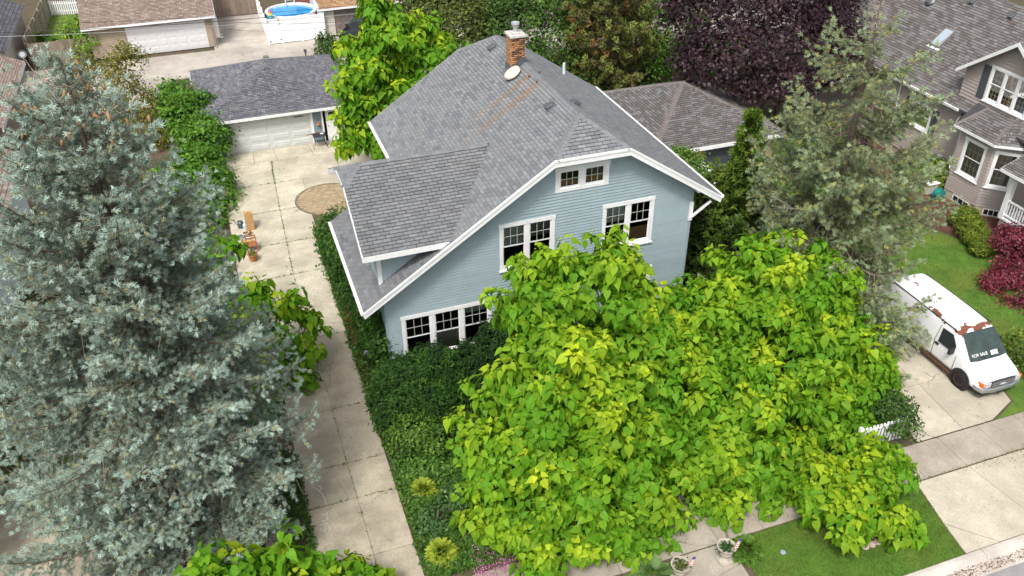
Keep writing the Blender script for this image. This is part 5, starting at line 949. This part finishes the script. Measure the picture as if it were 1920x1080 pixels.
carpet('dark_foliage', 'clump of blackish purple foliage by the hostas', [(4.55, 17.9), (5.1, 17.9), (5.1, 18.5), (4.55, 18.5)], 240, .12, [(.012, .008, .016), (.03, .02, .035)], .25, cat='plant')
# ------------------------------------------------------------------ planting on the right
BXC = [(.05, .09, .01), (.13, .19, .018), (.27, .3, .03)]
for i, (px, py, z, r) in enumerate(((1808, 408, .5, .72), (1820, 428, .5, .7), (1831, 444, .45, .62), (1842, 462, .45, .6))):
    c = G(px, py, z); lb = ['rearmost clipped boxwood ball nearest the basement window', 'second clipped boxwood ball from the basement window', 'third clipped boxwood ball from the basement window', 'clipped boxwood ball closest to the crimson maple'][i]
    bush('boxwood_ball', lb, (c[0], c[1], 0), [((c[0], c[1], z), (r*.95, r*.8, r*.82))], 230, 18, .07, .085, BXC, T=LEAF, F=LEAFF, m=leafd, group='clipped boxwoods along the bay', lo=.85)
c = G(1745, 325, .7); bush('leafy_shrub', 'fresh green shrub against the taupe house wall', (c[0], c[1], 0), [(c, (.9, .9, .9)), (c+A3([.5, -.5, -.1]), .7), (c+A3([-.8, .5, -.2]), .7)], 200, 16, .15, .16, [(.06, .12, .012), (.15, .25, .025), (.28, .36, .04)], T=LEAF, F=LEAFF, m=leafd)
c = G(1672, 775, .8); bush('rambling_shrub', 'dark green shrub overgrowing the white picket fence by the van driveway', (c[0], c[1], 0), [(c, (.75, .8, .8)), (c+A3([-.2, .8, .1]), .7), (c+A3([.1, -.5, -.15]), .5)], 200, 16, .14, .12, [(.02, .05, .01), (.05, .11, .018), (.11, .2, .03)], T=LEAF, F=LEAFF, m=leafd)
bush('leafy_shrub', 'yellow tinged shrub at the right of the van bumper', (27.6, 17.6, 0), [((27.6, 17.6, .6), (.6, .6, .6)), ((28, 18.6, .7), (.7, .7, .7))], 120, 14, .14, .13, [(.05, .09, .015), (.14, .2, .025), (.3, .3, .06)], T=LEAF, F=LEAFF, m=leafd)
bush('leafy_shrub', 'small green shrub in front of the black car', (7.7, 63.4, 0), [((7.8, 63.2, .9), (.8, .8, 1.1)), ((7.6, 61.6, .8), (.7, .8, .9))], 130, 14, .2, .18, gcols, T=LEAF, F=LEAFF, m=leafd)
# ------------------------------------------------------------------ vehicles
def paint(name, col, rough=.3, spec=.5, rust=False):
    m = mat(name, col, rough, .03, 2, spec=spec)
    if rust:
        nt = m.node_tree; L = nt.links.new; b = nt.nodes['Principled BSDF']; src = b.inputs['Base Color'].links[0].from_socket
        tc = _n(nt, 'ShaderNodeTexCoord').outputs['Object']; sp = _n(nt, 'ShaderNodeSeparateXYZ'); L(tc, sp.inputs[0])
        nz = _n(nt, 'ShaderNodeTexNoise'); nz.inputs['Scale'].default_value = 2.6; nz.inputs['Detail'].default_value = 5; L(tc, nz.inputs['Vector'])
        def M(op, a, b_=0):
            n = _n(nt, 'ShaderNodeMath', operation=op)
            for i, v in enumerate((a, b_)):
                if isinstance(v, (int, float)): n.inputs[i].default_value = v
                else: L(v, n.inputs[i])
            return n.outputs[0]
        # roof edge over the windscreen, and the drip rail on the driver's side: bare rusted metal where the paint has gone
        fy = M('SUBTRACT', 1, M('DIVIDE', M('ABSOLUTE', M('SUBTRACT', sp.outputs[1], 1.95)), .34)); rx_ = M('SUBTRACT', 1, M('DIVIDE', M('ABSOLUTE', M('SUBTRACT', sp.outputs[0], -.74)), .2))
        ry_ = M('SUBTRACT', 1, M('DIVIDE', M('ABSOLUTE', M('SUBTRACT', sp.outputs[1], 3.0)), 1.1)); up_ = M('GREATER_THAN', sp.outputs[2], 1.88)
        lowr = M('SUBTRACT', 1, M('DIVIDE', M('SUBTRACT', sp.outputs[2], .3), .16))
        k = M('MAXIMUM', M('MULTIPLY', fy, up_), M('MULTIPLY', M('MULTIPLY', M('MINIMUM', M('MAXIMUM', rx_, 0), 1), M('MAXIMUM', ry_, 0)), up_)); k = M('MAXIMUM', k, lowr)
        f = M('GREATER_THAN', M('ADD', nz.outputs[0], M('MULTIPLY', M('MAXIMUM', k, 0), .34)), .70)
        mx = _n(nt, 'ShaderNodeMix', data_type='RGBA'); L(f, mx.inputs[0]); L(src, mx.inputs[6]); mx.inputs[7].default_value = (.17, .06, .035, 1); L(mx.outputs[2], b.inputs['Base Color'])
        rr = _n(nt, 'ShaderNodeMapRange'); L(f, rr.inputs[0]); rr.inputs[3].default_value = rough; rr.inputs[4].default_value = .9; L(rr.outputs[0], b.inputs['Roughness'])
    return m
rubber = mat('rubber', (.018, .018, .02), .85, .1, 9); rustrim = mat('rusted_rim', (.13, .065, .035), .8, .3, 20); chrome = mat('chrome', (.4, .41, .43), .35, .08, 6, metal=.7, spec=.6); lens_ = mat('lamp_glass', (.5, .52, .53), .15, .1, 9, spec=.7); amber = mat('amber_lens', (.75, .16, .02), .25, .05, 5); blk = mat('black_plastic', (.025, .025, .028), .5, .1, 6)
def section(w, zb, zbelt, wt, zt, cr):
    h = [(w*.93, zb), (w*.985, zb+.12), (w, (zb+zbelt)/2), (w*.985, zbelt), ((w*.985*.4+wt*.6), zbelt+(zt-zbelt)*.62), (wt, zt-cr*.75), (wt-cr*.35, zt-cr*.2), (wt-cr*1.1, zt), (wt*.4, zt+.025)]
    return h+[(-x, z) for x, z in h[::-1]]
def loft(st):
    V, F = [], []; n = len(section(*st[0][1:]))
    for s in st: V += [(x, s[0], z) for x, z in section(*s[1:])]
    for i in range(len(st)-1): F += [(i*n+k, i*n+(k+1) % n, (i+1)*n+(k+1) % n, (i+1)*n+k) for k in range(n)]
    F += [list(range(n)), [(len(st)-1)*n+k for k in range(n)][::-1]]; return V, F, n
def vehicle(name, label, cat, loc, rz, st, pnt, wheels, wr, glass_ranges, sides, rimm):
    M0 = Matrix.Translation(loc) @ Matrix.Rotation(rz, 4, 'Z'); t = put(name, None, None, M0, label, cat); V, F, n = loft(st)
    body = put('body', pymesh('body', V, F, pnt, True), t, M0); md = body.modifiers.new('s', 'SUBSURF'); md.levels = md.render_levels = 1
    def part(nm, b, m, p=None, smooth=False): return put(nm, b.mesh(nm, m, smooth), p or t, M0)
    for x, y in wheels:
        s = 1 if x > 0 else -1; ax = (Y3, Z3, X3*s); tb = B().lathe((x-s*.12, y, wr), [(wr*.55, 0), (wr*.93, .0), (wr, .05), (wr, .2), (wr*.93, .25), (wr*.6, .25)], 28, ax); w_ = part('wheel', tb, rubber, None, True)
        part('rim', B().lathe((x-s*.12, y, wr), [(.02, .1), (wr*.58, .12), (wr*.62, .255), (wr*.5, .24), (wr*.42, .17), (wr*.25, .19), (wr*.2, .24), (.02, .25)], 24, ax), rimm, w_)
        part('wheel_arch', B().lathe((x-s*.1, y, wr+.02), [(wr*1.22, 0), (wr*1.22, .205), (.02, .206)], 28, ax), blk)
    for nm, pts, mm in glass_ranges+sides: part(nm, B().add(pts, [list(range(len(pts)))]), mm)
    return t, part, M0
VW = 1.0
st = [(.08, .88, .42, .6, .76, .88, .08), (.15, .95, .36, .64, .84, .93, .08), (.45, .985, .33, .76, .9, 1.04, .1), (.96, 1.0, .32, .98, .92, 1.19, .1), (1.05, 1.0, .32, 1.1, .91, 1.27, .1), (1.4, 1.0, .32, 1.16, .87, 1.6, .1), (1.78, 1.0, .32, 1.18, .82, 1.93, .1), (1.95, 1.0, .32, 1.18, .82, 2.0, .12), (2.6, 1.0, .32, 1.18, .82, 2.05, .13), (4, 1.0, .32, 1.18, .83, 2.07, .13), (5.3, 1.0, .34, 1.18, .83, 2.06, .13), (5.62, .98, .36, 1.18, .82, 2.02, .13), (5.68, .95, .4, 1.15, .79, 1.97, .13)]
van, vp_, VM = vehicle('white_van', 'old white cargo van with rusted roof edge and for sale sign', 'van', (25.4, 17.05, 0.02), 0, st, paint('van_white', (.8, .81, .83), .35, .5, True), [(-.92, 1.02), (.92, 1.02), (-.92, 4.45), (.92, 4.45)], .37,
    [], [], rustrim)
def vq(nm, pts, m, p=None): return vp_(nm, B().add(pts, [list(range(len(pts)))]), m, p)
wg = mat('windscreen_glass', (.035, .055, .05), .07, .35, 3, spec=.7); OF = A3([0, -.05, .055])
ws = vq('windscreen', [A3(v)+OF for v in ((-.86, .98, 1.2), (-.5, .93, 1.185), (.5, .93, 1.185), (.86, .98, 1.2), (.74, 1.78, 1.925), (.4, 1.76, 1.955), (-.4, 1.76, 1.955), (-.74, 1.78, 1.925))], wg)
vp_('dashboard', B().box(-.85, .85, 1.12, 1.5, 1.0, 1.16), blk); vp_('cabin_back', B().box(-.78, .78, 2.3, 2.34, .5, 1.85), blk)
for s in (-1, 1):
    vq('side_window', [(s*1.012, 1.62, 1.2), (s*1.012, 2.45, 1.2), (s*.9, 2.5, 1.78), (s*.885, 1.98, 1.8), (s*.955, 1.66, 1.5)], CARGLASS if False else mat('side_glass', (.03, .04, .04), .08, .15, 4, spec=.6))
    vp_('mirror', B().box(s*1.02, s*1.24, 1.62, 1.72, 1.18, 1.42), blk); 
    for a, b_ in (((s*1.006, 1.5, .42), (s*1.006, 1.48, 1.15)), ((s*1.006, 2.6, .42), (s*1.006, 2.62, 1.2)), ((s*1.006, 2.62, 1.2), (s*.9, 2.6, 1.86)), ((s*1.006, 1.5, .42), (s*1.006, 2.6, .42))): vp_('door_seam', B().beam(a, b_, .012, .012), blk)
    vp_('door_handle', B().box(s*1.0, s*1.03, 2.38, 2.56, 1.04, 1.12), blk); vp_('sill_trim', B().box(s*.93, s*1.0, 1.45, 4.0, .25, .36), rustrim); vp_('body_crease', B().box(s*.99, s*1.012, 2.7, 5.5, .88, .9), MATS['van_white'])
    vp_('roof_rail', B().box(s*.80, s*.835, 1.95, 5.5, 1.985, 2.01), blk); vp_('headlight', B().box(s*.56, s*.8, .035, .3, .65, .84), lens_); vp_('indicator', B().box(s*.84, s*.925, .08, .34, .66, .83), amber); vp_('wiper', B().beam((s*.1, .9, 1.28), (s*.6, 1.05, 1.4), .02, .02), blk)
gr_ = bevel(vp_('grille', B().box(-.55, .55, .02, .3, .62, .88), mat('grey_plastic_dark', (.05, .052, .056), .5, .06)), .02)
for z in (.68, .78): vp_('grille_bar', B().box(-.53, .53, .0, .03, z, z+.05), chrome, gr_)
vp_('emblem', B().prism([(-.16, .015, .735), (-.07, .015, .735), (-.06, .015, .76), (.06, .015, .76), (.08, .015, .735), (.16, .015, .725), (.15, .015, .7), (.07, .015, .705), (.06, .015, .68), (-.06, .015, .68), (-.08, .015, .705), (-.17, .015, .71)], (0, -.03, 0)), lens_, gr_)
bevel(vp_('bumper', B().prism([(-.98, .3, .42), (-.9, .04, .42), (-.45, -.06, .42), (.45, -.06, .42), (.9, .04, .42), (.98, .3, .42), (.98, .45, .42), (-.98, .45, .42)], (0, 0, .19)), chrome), .04, 3)
vp_('air_dam', B().prism([(-.9, .3, .24), (-.8, .08, .24), (.8, .08, .24), (.9, .3, .24)], (0, 0, .18)), blk); vp_('number_plate', B().box(-.16, .16, -.03, .06, .3, .41), blk)
vp_('chassis', B().box(-.8, .8, .4, 5.4, .22, .4), blk)
def text_mesh(s, size, m, ext=.004):
    cu = bpy.data.curves.new('t', 'FONT'); cu.body = s; cu.size = size; cu.extrude = ext; cu.align_x = 'CENTER'; o = bpy.data.objects.new('t', cu); COL.objects.link(o); bpy.context.view_layer.update()
    me = bpy.data.meshes.new_from_object(o.evaluated_get(bpy.context.evaluated_depsgraph_get())); bpy.data.objects.remove(o); me.materials.clear(); me.materials.append(m); return me
paper = mat('sign_paper', (.8, .8, .78), .8, .05, 9)
sl_ = math.atan2(1.925-1.245, 1.76-1.0); sm = Matrix.Translation((-.38, 1.0, 1.36)) @ Matrix.Rotation(sl_, 4, 'X')
put('sale_sign', text_mesh('FOR SALE', .17, paper, .006), van, VM @ sm)
vq('sign_card', [(.12, .95, 1.32), (.44, .95, 1.32), (.46, 1.08, 1.435), (.14, 1.08, 1.435)], paper)
suvst = [(.05, .82, .4, .55, .75, .75, .08), (.2, .92, .3, .7, .85, .86, .08), (1.1, .95, .28, .85, .88, 1.02, .1), (1.3, .95, .28, .9, .84, 1.08, .1), (2.0, .95, .28, .95, .66, 1.56, .12), (2.4, .95, .28, .95, .66, 1.62, .12), (3.9, .95, .28, .95, .66, 1.58, .12), (4.5, .94, .3, .95, .68, 1.3, .12), (4.75, .88, .4, .9, .7, 1.05, .1)]
def car(label, loc, rz, col, name='parked_car'):
    c, cp, CM = vehicle(name, label, 'car', loc, rz, suvst, paint('paint_%d' % int(col[0]*100), col, .2, .6), [(-.86, .95), (.86, .95), (-.86, 3.85), (.86, 3.85)], .36, [], [], chrome)
    sg = mat('side_glass', (.03, .04, .04), .08, .15, 4, spec=.6)
    cp('windscreen', B().add([(-.76, 1.36, 1.12), (.76, 1.36, 1.12), (.58, 1.98, 1.57), (-.58, 1.98, 1.57)], [(0, 1, 2, 3)]), sg)
    for s in (-1, 1):
        cp('side_window', B().add([(s*.935, 1.55, .98), (s*.935, 4.0, .98), (s*.74, 3.75, 1.46), (s*.73, 2.15, 1.48)], [(0, 1, 2, 3)]), sg); cp('headlight', B().box(s*.55, s*.85, .08, .3, .66, .76), lens_); cp('mirror', B().box(s*.95, s*1.1, 1.5, 1.62, .98, 1.1), paint('paint_%d' % int(col[0]*100), col))
    cp('grille', B().box(-.45, .45, .0, .1, .5, .7), blk); cp('bumper', B().box(-.8, .8, -.02, .12, .3, .45), blk); cp('chassis', B().box(-.7, .7, .3, 4.5, .2, .36), blk); return c
car('black car parked in front of the taupe garage door', (9.75, 65.6, 0), R(-42), (.012, .013, .017)); car('white car parked in front of the slate garage doors', (22.6, 32.6, 0.02), R(-3), (.75, .76, .78))
# ------------------------------------------------------------------ things on the pad
terra = mat('terracotta', (.42, .16, .07), .85, .15, 8); woodc = mat('tan_wood', (.48, .29, .12), .7, .2, 7); redwood = mat('red_wood', (.3, .12, .05), .75, .2, 6)
def pot(label, x, y, r, h, m, plant=None, name='plant_pot', cat='pot'):
    t = thing(name, (x, y, 0), label, cat); B().lathe((x, y, .02), [(r*.7, 0), (r*.95, h*.85), (r*1.08, h*.85), (r*1.08, h), (r*.92, h), (r*.88, h*.88), (.01, h*.87)], 20).put('pot', m, t)
    B().lathe((x, y, .02+h*.86), [(r*.88, 0), (r*.5, .02), (.01, .025)], 12).put('soil', soil, t)
    if plant:
        n = plant; P = A3([x, y, h])+rng.normal(0, r*.6, (n, 3))*A3([1, 1, .5]); nn = unit(Z3+rng.normal(0, .5, (n, 3))); V, F, C = inst(LEAF, LEAFF, P, basis(np.cross(nn, rng.normal(size=(n, 3))), nn), .13*rng.uniform(.6, 1.2, n), mixc((.04, .1, .015), (.13, .24, .03), rng.uniform(0, 1, n))); put('foliage', npmesh('foliage', V, F, leafd, C), t, kind='stuff')
    return t
p = G(432, 348); pot('tall black plastic pot against the hedge', p[0], p[1], .24, .62, blk)
p = G(476, 489); pot('reddish terracotta pot planted with greenery beside the wooden chair', p[0], p[1], .22, .38, terra, 60)
p = G(467.5, 440); pot('small orange clay pot beside the wooden box', p[0], p[1], .12, .2, terra)
p = G(461.5, 443); pot('cream bowl shaped pot beside the small orange clay pot', p[0], p[1], .17, .2, mat('cream_pot', (.6, .52, .36), .7, .1))
p = G(453.5, 450); pot('small grey pot next to the cream pot', p[0], p[1], .14, .24, mat('grey_pot', (.4, .42, .43), .7, .1))
p = G(471, 431); bx_ = thing('wooden_box', (p[0], p[1], 0), 'tall tan wooden box standing on the concrete pad', 'box'); bevel(B().box(p[0]-.2, p[0]+.2, p[1]-.1, p[1]+.38, .02, .88).put('case', woodc, bx_), .012)
for s in (-.08, .08): B().box(p[0]-.17, p[0]+.17, p[1]-.112, p[1]-.1, .45+s*4-.27, .45+s*4+.25).put('panel', woodc, bx_)
B().lathe((p[0], p[1]+.14, .88), [(.06, 0), (.06, .02), (.03, .03), (.03, .02)], 12).put('ring_handle', redwood, bx_)
p = G(452.5, 427); wc = thing('watering_can', (p[0], p[1], 0), 'dark grey watering can beside the wooden box', 'watering can'); gm = mat('can_metal', (.1, .12, .14), .4, .1, 6, metal=.5)
B().lathe((p[0], p[1], .02), [(.15, 0), (.15, .3), (.1, .36), (.02, .37)], 18).put('body', gm, wc); B().tube([(p[0]+.12, p[1], .1), (p[0]+.32, p[1]-.05, .42)], [.03, .02], 8).put('spout', gm, wc); B().tube([(p[0]-.13, p[1], .15), (p[0]-.26, p[1], .3), (p[0]-.1, p[1], .44), (p[0]+.05, p[1], .38)], .016, 6).put('handle', gm, wc)
p = G(461, 430); bt_ = thing('plastic_jug', (p[0], p[1], 0), 'pale blue plastic jug beside the watering can', 'jug'); B().lathe((p[0], p[1], .02), [(.11, 0), (.12, .25), (.05, .36), (.04, .42), (.01, .42)], 16).put('body', mat('blue_plastic', (.4, .55, .62), .4, .1), bt_); B().lathe((p[0], p[1], .44), [(.05, 0), (.05, .04), (.01, .05)], 10).put('cap', white, bt_)
p = G(462, 451); B().lathe((p[0], p[1], .02), [(.13, 0), (.2, .05), (.21, .07), (.17, .05), (.01, .04)], 18).put('saucer', white, None, label='white saucer lying in front of the cream pot', cat='saucer')
p = G(474, 470); chx_ = thing('wooden_chair', (p[0], p[1], 0), 'low wooden chair with round seat ring on the pad edge', 'chair')
cx, cy = p[0], p[1]
B().box(cx-.26, cx+.26, cy-.24, cy+.24, .36, .4).put('seat', redwood, chx_)
for i, (a, b_) in enumerate(((-.23, -.21), (.23, -.21), (-.23, .21), (.23, .21))): B().beam((cx+a, cy+b_, .02), (cx+a*.95, cy+b_*.95, .75 if b_ > 0 else .55), .045, .045, (1, 0, 0)).put('leg', redwood, chx_)
for z in (.55, .68): B().box(cx-.22, cx+.22, cy+.19, cy+.23, z, z+.06).put('back_slat', redwood, chx_)
for s in (-1, 1): B().box(cx+s*.23-.03, cx+s*.23+.03, cy-.24, cy+.24, .55, .58).put('armrest', redwood, chx_)
p = G(464, 461); bk2 = thing('round_basket', (p[0], p[1], 0), 'round brown woven basket behind the wooden chair', 'basket'); B().lathe((p[0], p[1], .02), [(.25, 0), (.3, .18), (.31, .2), (.26, .19), (.22, .06), (.01, .05)], 22).put('basket', redwood, bk2); B().lathe((p[0], p[1], .19), [(.3, 0), (.33, .015), (.3, .03), (.27, .015)], 22).put('rim', woodc, bk2)
# work table by the garage side door
tb_ = thing('work_table', (4.85, 48.1, 0), 'dark metal side table with tools beside the garage door', 'table'); iron = mat('dark_iron', (.04, .042, .05), .5, .1, 8)
bevel(B().box(4.45, 5.2, 47.85, 48.4, .78, .84).put('table_top', iron, tb_), .01)
for x, y, s in ((4.55, 47.95, -1), (5.1, 47.95, 1), (4.55, 48.3, -1), (5.1, 48.3, 1)): B().tube([(x, y, .78), (x, y, .3), (x+s*.16, y-.06, .02)], .02, 6).put('leg', iron, tb_)
B().beam((4.55, 48.1, .45), (5.1, 48.1, .45), .03, .03).put('stretcher', iron, tb_)
tl = thing('clay_bowl', (4.95, 48.05, .84), 'white bowl with dark centre on the work table', 'bowl'); B().lathe((4.98, 48.03, .84), [(.05, 0), (.1, .06), (.11, .07), (.08, .05), (.01, .03)], 14).put('bowl', white, tl); B().lathe((4.98, 48.03, .87), [(.06, 0), (.01, .012)], 10).put('contents', inner, tl)
tl = thing('garden_tool', (4.6, 48.2, .84), 'rusty long handled tool lying across the work table', 'tool'); B().beam((4.1, 48.15, .87), (4.75, 48.25, .87), .035, .03).put('handle', rustrim, tl); B().prism([(4.7, 48.15, .85), (4.95, 48.2, .85), (4.95, 48.32, .85), (4.7, 48.34, .85)], (0, 0, .05)).put('head', rustrim, tl)
tl = thing('lantern', (4.95, 48.45, 0), 'rusty copper bell ornament hanging beside the side door', 'ornament'); B().lathe((4.95, 48.7, 1.2), [(.02, .2), (.05, .18), (.1, .02), (.12, 0), (.02, 0)], 14).put('bell', terra, tl); B().tube([(4.95, 48.72, 1.4), (4.95, 48.76, 1.6)], .01, 5).put('hook', iron, tl)
# ------------------------------------------------------------------ garden ornaments in front
stone = mat('cast_stone', (.42, .38, .32), .9, .22, 6, bump=.5, bscale=40); pinkst = mat('pink_stone', (.4, .31, .28), .9, .2, 8, bump=.4, bscale=40)
def urn(label, x, y, cols):
    t = thing('stone_urn', (x, y, 0), label, 'urn'); bevel(B().box(x-.2, x+.2, y-.2, y+.2, .02, .1).put('plinth', stone, t), .015)
    B().lathe((x, y, .1), [(.17, 0), (.12, .06), (.07, .12), (.07, .17), (.15, .22), (.21, .34), (.21, .42), (.24, .5), (.29, .58), (.3, .61), (.26, .6), (.22, .5), (.01, .48)], 24).put('bowl', stone, t, smooth=False)
    n = 150; P = A3([x, y, .66])+rng.normal(0, .11, (n, 3))*A3([1, 1, .5]); nn = unit(Z3+rng.normal(0, .5, (n, 3))); V, F, C = inst(LEAF, LEAFF, P, basis(np.cross(nn, rng.normal(size=(n, 3))), nn), .1*rng.uniform(.6, 1.2, n), mixc(cols[0], cols[1], rng.uniform(0, 1, n))); put('foliage', npmesh('foliage', V, F, leafd, C), t, kind='stuff')
    fl = thing('small_flag', (x+.22, y-.12, .6), 'little red white and blue flag stuck in the '+label.split(' holding')[0], 'flag')
    B().beam((x+.18, y-.1, .6), (x+.26, y-.16, 1.12), .014, .014, (0, 1, 0)).put('stick', woodc, fl)
    for k in range(7):
        a0_ = .66+.04*k; B().add([(x+.19+.16*(a0_-.6), y-.12, a0_), (x+.19+.16*(a0_-.6)+.1, y-.16, a0_+.03), (x+.19+.16*(a0_-.56)+.1, y-.16, a0_+.07), (x+.19+.16*(a0_-.56), y-.12, a0_+.04)], [(0, 1, 2, 3)]).put('stripe', mat('flag_red', (.5, .03, .04), .8, .05) if k % 2 else paper, fl)
    B().add([(x+.245, y-.125, .94), (x+.345, y-.165, .97), (x+.37, y-.17, 1.1), (x+.265, y-.13, 1.08)], [(0, 1, 2, 3)]).put('canton', mat('flag_blue', (.04, .05, .25), .8, .05), fl)
p = G(1357, 1052); urn('stone urn beside the broad hosta holding dark green seedlings', p[0], p[1], [(.015, .05, .012), (.04, .1, .02)])
p = G(1272, 1086); urn('stone urn beside the woolly plant holding olive seedlings', p[0], p[1], [(.04, .06, .01), (.1, .13, .025)])
p = G(507, 962); bb = thing('bird_bath', (p[0], p[1], 0), 'shallow round stone birdbath standing in the pachysandra', 'birdbath')
B().lathe((p[0], p[1], 0), [(.22, 0), (.16, .08), (.1, .2), (.1, .6), (.16, .7)], 20).put('pedestal', stone, bb); B().lathe((p[0], p[1], .7), [(.15, 0), (.32, .08), (.36, .14), (.34, .15), (.28, .1), (.01, .06)], 28).put('basin', stone, bb); B().lathe((p[0], p[1], .775), [(.25, 0), (.01, .02)], 20).put('debris', mat('dry_debris', (.28, .22, .11), .95, .5, 25, speck=.4), bb)
p = G(524, 1040); pd = thing('stone_pedestal', (p[0], p[1], 0), 'pinkish round stone pedestal table near the birdbath', 'pedestal'); B().lathe((p[0], p[1], 0), [(.18, 0), (.12, .1), (.12, .5), (.2, .56)], 18).put('base', pinkst, pd); B().lathe((p[0], p[1], .56), [(.3, 0), (.32, .03), (.32, .08), (.01, .085)], 24).put('top', pinkst, pd)
for i, (px, py) in enumerate(((1608, 1022), (1622, 1027), (1634, 1023), (1645, 1018))):
    p = G(px, py); V = B().lathe((p[0], p[1], 0), [(.1, 0), (.13, .05), (.1, .11), (.02, .13)], 7); V.put('edging_stone', pinkst, None, label=['flattest rounded stone at the foot of the low catalpa', 'rounded pink stone between two others under the low catalpa', 'rounded stone close to the low catalpa trunk', 'outermost rounded stone of the ring under the low catalpa'][i], cat='stone', group='stones round the parkway catalpa')
p = G(822, 985); sp2 = thing('white_dish', (p[0], p[1], 0), 'white dish tucked among the seedlings between the hostas', 'dish'); B().lathe((p[0], p[1], .1), [(.05, 0), (.09, .03), (.1, .04), (.08, .03), (.01, .02)], 16).put('dish', MATS['grey_pot'] if False else white, sp2)
p = G(1468, 1037); dk = thing('sprinkler_cap', (p[0], p[1], 0), 'small grey round utility cap set in the parkway lawn', 'cap'); B().lathe((p[0], p[1], .0), [(.09, 0), (.09, .05), (.07, .06), (.01, .06)], 14).put('lid', mat('cap_grey', (.25, .3, .35), .6, .1), dk)
lamp = G(683, 643); lp = thing('globe_ornament', (3.35, 26.9, 0), 'dark grey ball ornament among the ivy by the driveway', 'ornament'); B().lathe((3.3, 26.6, .9), [(.02, 0), (.1, .04), (.14, .13), (.1, .22), (.02, .26)], 18).put('globe', mat('globe', (.2, .19, .21), .5, .1), lp, smooth=True); B().lathe((3.3, 26.6, 0), [(.02, 0), (.02, .92)], 8).put('stake', iron, lp)
# utilities by the taupe house
ub = thing('utility_box', (34.7, 30.9, 0), 'white storage box by the basement window of the taupe house', 'box'); bevel(B().box(34.25, 34.95, 31.0, 31.5, 0, .55).put('box', mat('grey_box', (.45, .44, .42), .7, .1), ub), .02); bevel(B().box(34.2, 35, 30.95, 31.55, .55, .63).put('lid', white, ub), .02)
hr = thing('hose_reel', (34.6, 30.4, 0), 'round green hose reel in front of the basement window', 'hose reel'); B().lathe((34.5, 30.45, .3), [(.08, -.16), (.3, -.16), (.3, -.12), (.24, -.12), (.24, .12), (.3, .12), (.3, .16), (.08, .16)], 24, (X3, Z3, Y3)).put('reel', mat('teal_plastic', (.02, .22, .2), .4, .08), hr); B().box(34.3, 34.7, 30.3, 30.6, .0, .06).put('foot', MATS['teal_plastic'], hr)
me_ = thing('gas_meter', (35.85, 32.4, .8), 'small grey utility meter on the taupe house wall', 'meter'); bevel(B().box(35.78, 35.97, 32.2, 32.5, 1.0, 1.45).put('case', MATS['grey_pot'], me_), .03); B().lathe((35.78, 32.35, 1.3), [(.08, 0), (.08, .06), (.02, .07)], 14, (Y3, Z3, -X3)).put('dial', lens_, me_)
rk = thing('rocking_chair', (35.4, 25.6, 1.0), 'dark brown rocking chair on the taupe house porch', 'chair')
for i in range(6): B().box(35.2+.0, 35.24, 25.3+i*.1, 25.36+i*.1, 1.45, 2.1).put('back_slat', redwood, rk)
B().box(34.95, 35.4, 25.25, 25.9, 1.42, 1.46).put('seat', redwood, rk)
for y in (25.27, 25.88):
    B().tube([(34.8, y, 1.08), (35.1, y, 1.02), (35.5, y, 1.06)], .025, 6).put('rocker', redwood, rk)
    for x in (34.98, 35.3): B().box(x, x+.04, y-.02, y+.02, 1.03, 1.42).put('leg', redwood, rk)
sh_ = thing('dark_shed', (16.5, 57, 0), 'small shed with sagging black roof behind the blue house ridge', 'shed'); q0, q1 = G(880, 78, 2.6), G(948, 76, 2.6)
B().prism([(q0[0], q0[1], 2.5), (q1[0], q1[1], 2.4), (q1[0], q1[1]+2.6, 3.1), (q0[0], q0[1]+2.6, 3.2)], (0, 0, .1)).put('roof', deckm, sh_); B().box(q0[0]+.2, q1[0]-.2, q0[1]+.2, q0[1]+.3, 0, 2.42).put('wall', wood, sh_)
cr_ = G(1175, 170); wb = thing('wood_compost_box', (cr_[0], cr_[1], 0), 'weathered timber compost box at the foot of the rusty pine', 'box')
for i in range(5): B().box(cr_[0]-.7, cr_[0]+.7, cr_[1]-.05, cr_[1], .05+i*.22, .23+i*.22).put('plank', woodc, wb)
for s in (-.7, .7): B().box(cr_[0]+s-.05, cr_[0]+s+.05, cr_[1]-.02, cr_[1]+.9, 0, 1.2).put('side', wood, wb)
